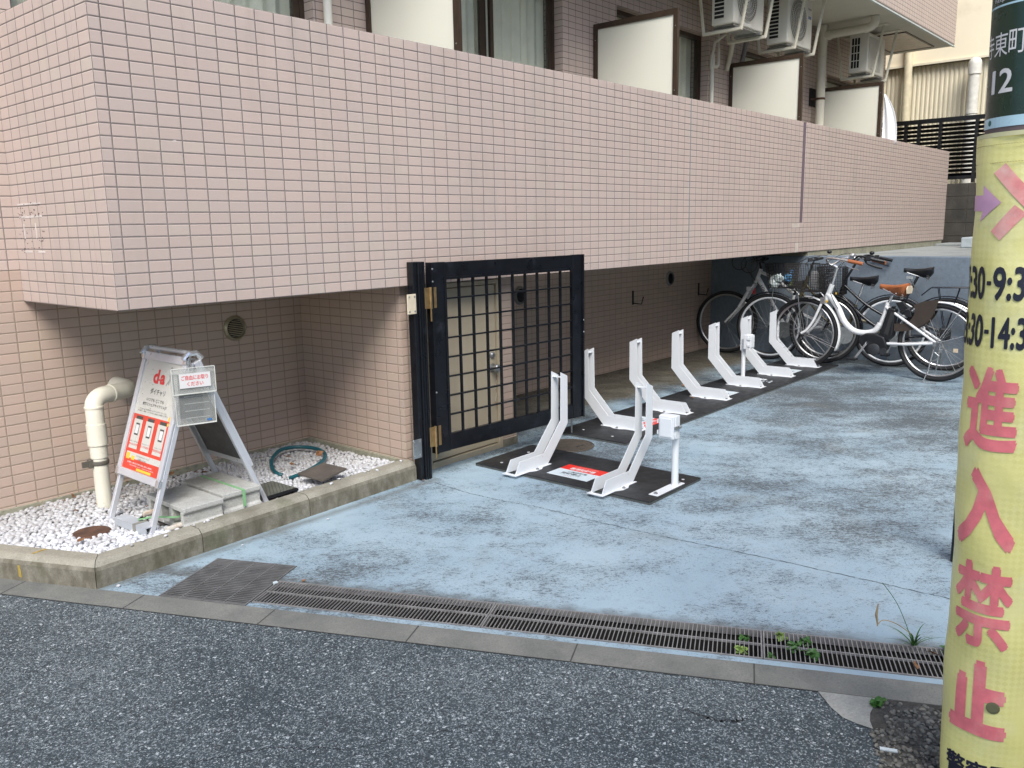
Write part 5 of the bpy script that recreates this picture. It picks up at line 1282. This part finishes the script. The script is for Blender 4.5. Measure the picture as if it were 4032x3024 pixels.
# --- generic city / sport frame
def city_bike(label, rear, front, ht, hb_, st, bb, frame_mat, tubes, sad, bars, bk=None, rack=False, fend=True, saddle_mat=BLKPL, fork_mat=None, rimm=None, lean=1.0, kick=True, R_=.345, name='city_bicycle'):
    t = place(name, label, rear, front); t.rotation_euler[0] = math.radians(lean); wb = math.hypot(front[0] - rear[0], front[1] - rear[1])
    wheel(t, 0, R_, 'rear_wheel', 28, .018, rim_mat=rimm); wheel(t, wb, R_, 'front_wheel', 28, .018, rim_mat=rimm)
    m = MB()
    for p in tubes: m.tube(smooth_path(p[0]), p[1], 12)
    m.tube([(hb_[0], 0, hb_[1]), (ht[0], 0, ht[1])], .019, 14)
    for sy in (-1, 1): m.tube([(bb[0], sy * .03, bb[1]), (0, sy * .065, R_)], .010, 8); m.tube([(st[0] * .5 + bb[0] * .5 - .0, sy * .02, st[1] * .62 + bb[1] * .38), (0, sy * .065, R_ + .005)], .008, 8)
    m.tube([(bb[0], 0, bb[1]), (st[0], 0, st[1])], .016, 12); m.tube([(bb[0], -.04, bb[1]), (bb[0], .04, bb[1])], .022, 12); m.build('frame', frame_mat, t, smooth=True)
    m = MB(); cx = hb_[0] + (hb_[0] - ht[0]) * .12; cz = hb_[1] - .02
    for sy in (-1, 1): m.tube(smooth_path([(cx, sy * .042, cz), (cx + (wb - cx) * .5, sy * .05, cz - (cz - R_) * .58), (wb, sy * .055, R_)]), .011, 8)
    m.tube([(cx, -.045, cz), (cx, .045, cz)], .013, 8); m.build('fork', fork_mat or frame_mat, t, smooth=True)
    m = MB(); zb = bars[1]; xb = bars[0]
    m.tube([(ht[0], 0, ht[1]), (xb + .0, 0, zb - .02)], .012, 10)
    if bars[2] == 'flat': hp_ = [(xb - .03, .30, zb + .02), (xb, .15, zb + .01), (xb + .02, 0, zb), (xb, -.15, zb + .01), (xb - .03, -.30, zb + .02)]
    else: hp_ = [(xb - .30, .25, zb + .01), (xb - .17, .27, zb + .04), (xb - .06, .22, zb + .06), (xb + .02, .08, zb), (xb + .02, -.08, zb), (xb - .06, -.22, zb + .06), (xb - .17, -.27, zb + .04), (xb - .30, -.25, zb + .01)]
    m.tube(smooth_path(hp_), .0105, 10); h = m.build('handlebar', BLKPL if bars[3] == 'b' else CHROME, t, smooth=True)
    for q in (0, -1):
        e, e2 = Vector(hp_[q]), Vector(hp_[1 if q == 0 else -2]); d = (e2 - e).normalized(); sg_ = 1 if q == 0 else -1
        m = MB(); m.tube([e, e + d * .06, e + d * .12], [.016, .015, .0145], 12); m.build('grip', BLKPL, h, smooth=True)
        m = MB(); m.tube(smooth_path([e + d * .15 + Vector((.01, 0, -.01)), e + d * .12 + Vector((.04, 0, -.035)), e + d * .06 + Vector((.03, 0, -.05)), e + Vector((.02, 0, -.055))]), .005, 6); m.box(*(lambda c: (c.x - .02, c.x + .02, c.y - .018, c.y + .018, c.z - .015, c.z + .02))(e + d * .15)); m.build('brake_lever', BLKPL, h)
    m = MB(); m.sphere((xb - .12, .18, zb + .085), .024, 12, (1, 1, .8)); m.build('bell', BLKPL, h, smooth=True)
    m = MB(); m.tube([(st[0], 0, st[1]), ((sad[0] + sad[1]) * .5 - .005, 0, sad[2] - .05)], .0125, 12); m.build('seat_post', BLKPL if sad[3] == 'b' else CHROME, t, smooth=True)
    saddle(t, sad[0], sad[1], sad[2], saddle_mat, .08, .068)
    m = MB(); m.lathe((bb[0], -.045, bb[1]), (0, -1, 0), [(.085, 0), (.085, .003)], 32); m.bar((bb[0], -.06, bb[1]), (bb[0] + .06, -.065, bb[1] - .155), .018, .010, (0, 1, 0)); m.bar((bb[0], .06, bb[1]), (bb[0] - .06, .065, bb[1] + .155), .018, .010, (0, 1, 0)); c_ = m.build('crank', STEEL, t)
    for bx_ in ((bb[0] + .02, bb[0] + .10, -.16, -.085, bb[1] - .165, bb[1] - .145), (bb[0] - .10, bb[0] - .02, .085, .16, bb[1] + .145, bb[1] + .165)): m = MB(); m.box(*bx_); m.build('pedal', BLKPL, c_, bevel=.004)
    if fend: fender(t, 0, R_, math.radians(15), math.radians(160), frame_mat if frame_mat is not OLIVE else BIKEB); fender(t, wb, R_, math.radians(45), math.radians(200), frame_mat if frame_mat is not OLIVE else BIKEB)
    if bk: basket(t, bk[0], bk[1], bk[2], bk[3], .16, WIRE, .85, 10, 8)
    if bk: m = MB(); m.tube([(hb_[0], 0, hb_[1] + .01), (hb_[0] + .07, 0, bk[2] - .005), (bk[0] - .06, 0, bk[2] - .005)], .005, 6); m.tube([(wb, -.06, R_), (bk[0] - .08, -.10, bk[2])], .004, 5); m.tube([(wb, .06, R_), (bk[0] - .08, .10, bk[2])], .004, 5); m.build('basket_stay', STEEL, t)
    if rack:
        m = MB()
        for sy in (-1, 1): m.tube([(.22, sy * .02, .71), (.14, sy * .055, .785), (-.20, sy * .06, .79), (-.24, sy * .03, .79)], .0055, 6); m.tube([(0, sy * .07, R_), (-.10, sy * .06, .785)], .005, 6); m.tube([(0, sy * .07, R_), (.08, sy * .058, .785)], .004, 6)
        for k in range(5): x = .12 - .08 * k; m.tube([(x, -.057, .787), (x, .057, .787)], .004, 6)
        m.build('rear_rack', BIKEB, t, smooth=True)
    if kick: m = MB(); m.tube([(.0, .07, R_), (.03, .12, .10), (.03, .16, .003)], .006, 6); m.build('kickstand', STEEL, t)
    cables(t, [[(xb - .1, .2, zb + .05), (xb + .10, .12, zb + .02), (hb_[0] + .06, .02, ht[1] - .02), (hb_[0] + .03, 0, hb_[1])], [(xb - .1, -.2, zb + .05), (xb + .12, -.10, zb - .02), (hb_[0] + .05, -.02, ht[1] - .06), (hb_[0] - .1, -.02, hb_[1] - .08)]])
    return t
bB = city_bike('black bicycle with tall black saddle and rear rack, directly behind the white electric one', (7.10, -1.43), (6.92, -.355), (.91, .85), (.965, .66), (.36, .66), (.43, .29), BIKEB,
    [([(.93, 0, .80), (.70, 0, .60), (.42, 0, .44)], .014), ([(.95, 0, .70), (.70, 0, .46), (.43, 0, .29)], .016)], (.13, .39, .955, 'b'), (.83, 1.02, 'curve', 'b'), bk=(1.16, .92, .70, .97), rack=True)
m = MB(); m.box(.98, 1.0, -.03, -.015, .70, .72); m.build('yellow_tag', YELINK, bB)
m = MB(); m.tube([(.33, -.02, .86), (.30, -.03, .82), (.27, -.03, .77), (.24, -.03, .70)], .006, 5); m.box(.30, .36, -.03, .03, .865, .89); m.build('saddle_chain', STEEL, bB)
m = MB(); m.box(-.06, .04, -.12, -.07, .30, .42); m.build('dark_side_bag', BLKPL, bB, bevel=.02)
m = MB(); m.box(-.13, -.09, -.10, -.085, .19, .225); m.build('reflector', plain('reflector_pale', (.62, .50, .36), .3), bB)
bD = city_bike('dark bicycle with low wide black saddle and plastic bags in its front basket', (7.07, -.95), (6.86, .20), (.80, .87), (.87, .66), (.33, .60), (.42, .29), OLIVE,
    [([(.83, 0, .80), (.62, 0, .56), (.46, 0, .38)], .015), ([(.85, 0, .70), (.66, 0, .48), (.44, 0, .32)], .012)], (.14, .40, .865, 'c'), (.76, 1.03, 'flat', 'b'), bk=(1.20, .93, .755, 1.0), fork_mat=BIKEB, rimm=WHITE)
MIRY = False
m = MB(); rnd = random.Random(11)
for c, s_ in (((1.12, -.03, .83), .055), ((1.09, .03, .85), .05), ((1.14, .02, .80), .06)):
    m.sphere(c, s_, 12, (1, 1, .9))
m.v = [(x + rnd.gauss(0, .006), y + rnd.gauss(0, .006), z + rnd.gauss(0, .008)) for x, y, z in m.v]; m.v += []
o = m.build('clear_bag', CLEARBAG, None); o.parent = None
def in_bike(o, bike): o.matrix_world = bike_mat(bike) ; return o
def bike_mat(t): return Matrix.LocRotScale(t.location, t.rotation_euler, (1, 1, 1))
o.matrix_world = bike_mat(bD); tag(o, 'crumpled clear plastic bag in the basket of the dark bicycle', 'plastic bag')
m = MB(); m.sphere((1.00, -.04, .85), .05, 12, (.8, .9, 1)); m.sphere((.97, -.05, .90), .035, 10, (.7, .7, 1.3)); m.v = [(x + rnd.gauss(0, .005), y + rnd.gauss(0, .005), z + rnd.gauss(0, .006)) for x, y, z in m.v]
o = m.build('blue_bag', BLUEBAG, None); o.matrix_world = bike_mat(bD); tag(o, 'blue plastic bag in the basket of the dark bicycle', 'plastic bag')
m = MB(); m.box(.955, .99, -.09, -.03, .77, .84); o = m.build('drink_carton', plain('carton_green', (.42, .55, .22), .5), None, bevel=.004); o.matrix_world = bike_mat(bD); tag(o, 'small pale green carton in the basket of the dark bicycle', 'carton')
MIRY = True
bE = city_bike('white sports bicycle with lettered down tube, farthest back under the balcony', (7.17, -.30), (7.03, .775), (.72, .93), (.775, .78), (.36, .66), (.44, .29), BIKEW,
    [([(.73, 0, .90), (.56, 0, .82), (.37, 0, .68)], .018), ([(.755, 0, .84), (.60, 0, .58), (.44, 0, .31)], .026)], (.22, .46, .80, 'b'), (.74, 1.02, 'flat', 'b'), fend=False, kick=False, rimm=RIM, name='sports_bicycle')
# lettering on the down tube
MIRY = False
p_, q_ = Vector((.755, 0, .84)), Vector((.44, 0, .31)); d = (q_ - p_).normalized(); 
nrm = Vector((0, 1, 0)); upv = nrm.cross(d)
o0 = p_ + d * .10 + nrm * .0275
m = MB(); textfit(m, 'LOUIS GARNEAU', 0, -.016, .34, .016, 0, .01)
m.build('frame_lettering', BLKINK, bE, M=Matrix(((d.x, upv.x, nrm.x, o0.x), (d.y, upv.y, nrm.y, o0.y), (d.z, upv.z, nrm.z, o0.z), (0, 0, 0, 1))))
m = MB(); m.tube([(.83, -.06, .70), (.93, -.06, .52)], .017, 10); m.tube([(.83, .06, .70), (.93, .06, .52)], .017, 10); m.box(.80, .85, -.075, .075, .70, .74); m.build('suspension_leg', BIKEW, bE, smooth=True)
m = MB(); m.box(.79, .815, -.05, -.035, .66, .76); m.build('red_fork_badge', REDINK, bE)
m = MB(); m.ring((.90, -.15, .97), (0, 1, .2), .09, .004, 28, 5); m.ring((.93, .10, 1.0), (0, 1, -.2), .08, .004, 28, 5); m.build('cable_loop', BLKPL, bE)

# ------------------------------------------------------------------ pole with address plate and yellow banner
PC = Vector((.630, -3.121)); tc_ = Vector((CAM.x - PC.x, CAM.y - PC.y)).normalized(); rt_ = Vector((-tc_.y, tc_.x))
def lean_m():
    ax = Vector((tc_.x, tc_.y, 0)); base = Vector((PC.x, PC.y, 0)) + Vector((rt_.x, rt_.y, 0)) * .022
    return Matrix.Translation(base) @ Matrix.Rotation(math.atan2(.022, 1.45), 4, ax)
pl = thing('utility_pole', 'grey utility pole at the right edge, carrying the address plate and yellow banner', 'pole')
pl.matrix_world = lean_m()
a0 = math.atan2(tc_.y, tc_.x)
def wrapv(p, r): # p=(arc angle deg right of camera direction, z) -> local
    a = a0 + math.radians(p[0]); return (math.cos(a) * r, math.sin(a) * r, p[1])
m = MB(); m.lathe((0, 0, 0), (0, 0, 1), [(.092, -.05), (.090, 1.58), (.088, 3.0), (.08, 7.5)], 48); m.build('pole', POLEG, pl, smooth=True)
def ring_surface(mb, z0, z1, r, nseg=96, nz=1, wob=None):
    vs = []; 
    for j in range(nz + 1):
        z = z0 + (z1 - z0) * j / nz
        for i in range(nseg):
            a = 2 * PI * i / nseg; rr = r + (wob(a, z) if wob else 0); vs.append((math.cos(a) * rr, math.sin(a) * rr, z))
    mb.add(vs, [(j * nseg + i, j * nseg + (i + 1) % nseg, (j + 1) * nseg + (i + 1) % nseg, (j + 1) * nseg + i) for j in range(nz) for i in range(nseg)])
RP = .0935
m = MB(); ring_surface(m, 1.637, 1.95, RP); pp = m.build('address_plate', GREENP, pl, smooth=True)
for z0_, z1_ in ((1.615, 1.6368), (1.864, 1.868)): m = MB(); ring_surface(m, z0_, z1_, RP + .0003); m.build('light_blue_band', LBLUE, pp, smooth=True)
m = MB(); ring_surface(m, 1.604, 1.6148, RP - .001); m.build('plate_edge', plain('plate_edge_brown', (.13, .10, .10), .6), pp, smooth=True)
RB = .104
wobble = lambda a, z: .0018 * math.sin(3 * a + z * 9) + .0014 * math.sin(7 * a - z * 14) + .0012 * math.sin(z * 31 + 2 * a)
m = MB(); ring_surface(m, .05, 1.603, RB, 144, 90, wobble); bn = m.build('banner', BANNER, pl, smooth=True)
def curved_text(t_, th0, th1, z0, z1, r, bold, wob=None):
    vs, fs = text_raw(t_, 0.0)
    ax = min(v[0] for v in vs); bx = max(v[0] for v in vs); ay = min(v[1] for v in vs); by = max(v[1] for v in vs)
    VS, FS = [], []; e = bold * .9
    for q, (dx, dy) in enumerate([(0, 0)] + [(math.cos(a) * e, math.sin(a) * e) for a in (0, PI / 3, 2 * PI / 3, PI, 4 * PI / 3, 5 * PI / 3)] if e > .015 else [(0, 0)]):
        sx_ = (bx - ax + 2 * e); sy_ = (by - ay + 2 * e)
        v_, f_ = curved_poly([[(th0 + (vs[i][0] + dx + e - ax) / sx_ * (th1 - th0), z0 + (vs[i][1] + dy + e - ay) / sy_ * (z1 - z0)) for i in f] for f in fs], r + .00006 * q, wob)
        o = len(VS); VS += v_; FS += [tuple(k + o for k in f) for f in f_]
    return VS, FS
def curved_poly(polys, r, wob=None):
    bm = bmesh.new(); k = math.radians(1) * r
    for P in polys:
        try: bm.faces.new([bm.verts.new((a * k, z, 0)) for a, z in P])
        except Exception: pass
    bmesh.ops.remove_doubles(bm, verts=bm.verts, dist=1e-6)
    xs = [v.co.x for v in bm.verts]; x = min(xs); xe = max(xs)
    while x < xe:
        x += .006; bmesh.ops.bisect_plane(bm, geom=bm.verts[:] + bm.edges[:] + bm.faces[:], plane_co=(x, 0, 0), plane_no=(1, 0, 0))
    if wob:
        zs = [v.co.y for v in bm.verts]; z = min(zs); ze = max(zs)
        while z < ze:
            z += .017; bmesh.ops.bisect_plane(bm, geom=bm.verts[:] + bm.edges[:] + bm.faces[:], plane_co=(0, z, 0), plane_no=(0, 1, 0))
    bmesh.ops.triangulate(bm, faces=bm.faces)
    bm.verts.index_update()
    vs = []
    for v in bm.verts:
        a = a0 + v.co.x / r; rr = r + (wob(a, v.co.y) if wob else 0); vs.append((math.cos(a) * rr, math.sin(a) * rr, v.co.y))
    fs = [tuple(v.index for v in f.verts) for f in bm.faces]; bm.free(); return vs, fs
def put(items, name, mat, parent):
    m = MB()
    for vs, fs in items: m.add(vs, fs)
    return m.build(name, mat, parent, smooth=False)
RT = RP + .0006
put([curved_text('寺', -84, -61.5, 1.762, 1.812, RT, .012), curved_text('東', -60, -37, 1.762, 1.812, RT, .012), curved_text('町', -36, -13, 1.762, 1.812, RT, .012),
     curved_text('-', -82, -77, 1.705, 1.711, RT, .01), curved_text('1', -61, -54, 1.686, 1.735, RT, .018), curved_text('2', -47, -27, 1.686, 1.736, RT, .018), curved_text('http://ta', -66, -24, 1.872, 1.884, RT, .01)], 'white_lettering', WHITEINK, pp)
put([curved_poly([[(-60.5 + 3.6 * math.cos(q * PI / 10), 1.6265 + .0062 * math.sin(q * PI / 10)) for q in range(20)]], RT)], 'green_dot', plain('dot_green', (.005, .13, .10), .4), pp)
RI = RB + .0016
cx, cz = 2.0, 1.456
def bar2(ax, az, bx_, bz, w_):
    k = math.radians(1) * RB; A = Vector((ax * k, az)); Bv = Vector((bx_ * k, bz)); d = (Bv - A).normalized(); n_ = Vector((-d.y, d.x)) * w_ / 2
    return [((p.x) / k, p.y) for p in (A + n_, Bv + n_, Bv - n_, A - n_)]
CROSSINK = plain('washed_red_print', (.78, .27, .25), .45, var=.14, scale=35, dirt=(.82, .58, .50), dscale=9, dlo=.42, dhi=.7)
put([curved_poly([bar2(cx - 34, cz + .072, cx + 34, cz - .072, .030)], RI, wobble), curved_poly([bar2(cx - 34, cz - .072, cx - 8, cz - .017, .030), bar2(cx + 8, cz + .017, cx + 34, cz + .072, .030)], RI, wobble)], 'faded_cross', CROSSINK, bn)
put([curved_poly([[(-80, 1.440), (-52, 1.438), (-56, 1.415), (-27, 1.455), (-51, 1.494), (-51, 1.472), (-80, 1.474)]], RI, wobble)], 'purple_arrow', PURPLE, bn)
put([curved_text('7:30', -88, -40, 1.243, 1.318, RI, .03, wob=wobble), curved_text('-', -37.5, -31.5, 1.276, 1.286, RI, .03, wob=wobble), curved_text('9:30', -29.5, 21, 1.243, 1.318, RI, .03, wob=wobble),
     curved_text('13:30', -97, -39.5, 1.136, 1.211, RI, .03, wob=wobble), curved_text('-', -38, -32, 1.168, 1.178, RI, .03, wob=wobble), curved_text('14:30', -29, 24, 1.136, 1.208, RI, .03, wob=wobble)], 'black_times', BLKINK, bn)
put([curved_text('進', -60, 8, .900, 1.096, RI, .036, wob=wobble), curved_text('入', -61, 14, .668, .862, RI, .062, wob=wobble), curved_text('禁', -57, 17, .426, .636, RI, .030, wob=wobble), curved_text('止', -54, 20, .200, .396, RI, .07, wob=wobble)], 'red_characters', PINKINK, bn)
put([curved_text('警察署', -52, 30, .075, .135, RI, .03, wob=wobble)], 'black_characters', BLKINK, bn)
m = MB()
for th in range(-90, 91, 3):
    for z in (1.578, 1.540):
        if z < 1.56 and abs(th) > 80: continue
        p_ = wrapv((th, z), RB + .0018); q_ = wrapv((th + 1.8, z), RB + .0018); m.bar(p_, q_, .0012, .0008)
m.build('stitching', plain('stitch_thread', (.30, .26, .10), .8), bn)
m = MB(); ring_surface(m, 1.594, 1.6035, RB + .0012, 96, 1); m.build('hem', plain('hem_pale', (.60, .58, .33), .5), bn, smooth=True)
m = MB(); m.lathe(wrapv((3, .285), RB + .001), (wrapv((3, 0), 1)), [(.013, 0), (.015, .003), (.010, .004)], 12); m.build('torn_hole', plain('torn_edge', (.12, .12, .06), .8), bn)

# ------------------------------------------------------------------ weeds
def blades(m, x, y, z, n, hgt, spread, rnd, wd=.004):
    for _ in range(n):
        a = rnd.uniform(0, 2 * PI); h_ = hgt * rnd.uniform(.5, 1); s_ = spread * rnd.uniform(.3, 1); pts_ = []
        for q in range(7):
            u = q / 6; pts_.append(Vector((x + math.cos(a) * s_ * u ** 1.6, y + math.sin(a) * s_ * u ** 1.6, z + h_ * (u - .35 * u ** 3))))
        sd2 = Vector((-math.sin(a), math.cos(a), 0)); vs = []
        for q, p_ in enumerate(pts_): ww = wd * (1 - (q / 6) ** 1.5) + .0003; vs += [p_ - sd2 * ww, p_ + sd2 * ww]
        m.add([tuple(v) for v in vs], [(2 * q, 2 * q + 1, 2 * q + 3, 2 * q + 2) for q in range(6)])
def leafy(m, x, y, z, n, r_, rnd):
    for _ in range(n):
        a = rnd.uniform(0, 2 * PI); d_ = r_ * rnd.uniform(.1, 1); c = Vector((x + math.cos(a) * d_, y + math.sin(a) * d_, z + rnd.uniform(0, r_ * .7))); L = rnd.uniform(.008, .015)
        M_ = Matrix.Translation(c) @ Matrix.Rotation(rnd.uniform(0, 2 * PI), 4, 'Z') @ Matrix.Rotation(rnd.uniform(-.7, .7), 4, 'X') @ Matrix.Rotation(rnd.uniform(-.6, .6), 4, 'Y')
        P = [(-1, 0, 0), (-.4, .5, .12), (.4, .45, .1), (1, 0, -.1), (.4, -.45, .1), (-.4, -.5, .12), (0, 0, -.05)]
        m.add([tuple(M_ @ (Vector(p) * L)) for p in P], [(0, 1, 6), (1, 2, 6), (2, 3, 6), (3, 4, 6), (4, 5, 6), (5, 0, 6)])
rnd = random.Random(21)
wl = [(2.520, -.165, .022, LEAFG, 26, 'small broad-leaved green weed coming up through the grate, far side'), (2.505, -.085, .020, LEAFY, 26, 'pale yellow-green weed in the drain just before the grate joint'),
      (2.675, -.145, .026, LEAFG, 40, 'dark green ferny weed in the middle of the grate'), (2.715, -.19, .024, LEAFG, 30, 'green weed by the far edge of the grate'), (2.735, -.105, .024, LEAFG, 40, 'bright green round-leaved weed near the road edge of the grate'),
      (2.90, .165, .022, LEAFG, 30, 'little green weed growing at the broken road edge')]
for s_, t_, r_, mt, n, lab_ in wl:
    m = MB(); p_ = ST(s_, t_, -.008 if t_ < 0 else .004); leafy(m, *p_, n, r_, rnd); blades(m, *p_, 5, .03, .02, rnd, .0015); tag(m.build('weed', mt), lab_, 'weed', 'weeds along the drain')
for s_, t_, r_, mt, n, lab_ in [(2.64, -.215, .018, LEAFY, 16, 'thin pale weed under the far edge of the grate'), (3.18, -.23, .030, LEAFG, 26, 'low green weed in the drain right at the pole'), (2.60, -.06, .014, LEAFG, 12, 'tiny green sprout at the joint of two grates')]:
    m = MB(); p_ = ST(s_, t_, -.006); leafy(m, *p_, n, r_, rnd); blades(m, *p_, 6, .035, .03, rnd, .0015); tag(m.build('weed', mt), lab_, 'weed', 'weeds along the drain')
t = thing('grass_weed', 'tall grass weed with drooping seed head growing from the drain by the pole', 'weed', ST(3.07, -.245, -.01))
m = MB(); blades(m, 0, 0, 0, 16, .13, .12, rnd, .003); m.build('leaf_blades', LEAFG, t)
m = MB(); m.tube(smooth_path([(0, 0, 0), (-.02, .02, .08), (-.05, .05, .17), (-.10, .085, .25)]), .0012, 4); m.build('stem', LEAFG, t)
m = MB(); m.tube(smooth_path([(-.005, .005, .05), (-.06, .04, .10), (-.10, .075, .12), (-.115, .09, .10)]), .0016, 5); m.tube([(-.115, .09, .18), (-.118, .093, .14), (-.112, .088, .10)], [.002, .005, .002], 6); m.build('seed_head', STRAW, t)
for i, (s_, t_, l) in enumerate([(3.05, -.10, 'curled dry leaf caught in the drain, nearest the road'), (3.12, -.2, 'curled dry leaf in the drain beside the grass weed')]): p_ = ST(s_, t_, .004); leaf(l, *p_, .022, .5 + i, .5)
m = MB(); q0 = ST(2.895, .40); m.box(-.022, .022, -.006, .006, 0, .004, Matrix.Translation((q0[0], q0[1], .004)) @ Matrix.Rotation(-1.2, 4, 'Z')); tag(m.build('white_shard', WHST), 'small white plastic shard lying on the dark loose gravel', 'shard')
m = MB(); q0 = ST(.66, -.21); m.prism([(-.012, -.006), (.010, -.008), (.012, .006), (-.004, .010)], lambda a, b, h: (q0[0] + a, q0[1] + b, h), .004, .009); tag(m.build('pale_chip', WHST), 'pale chip at the corner between the square grate and the trench grate', 'chip')
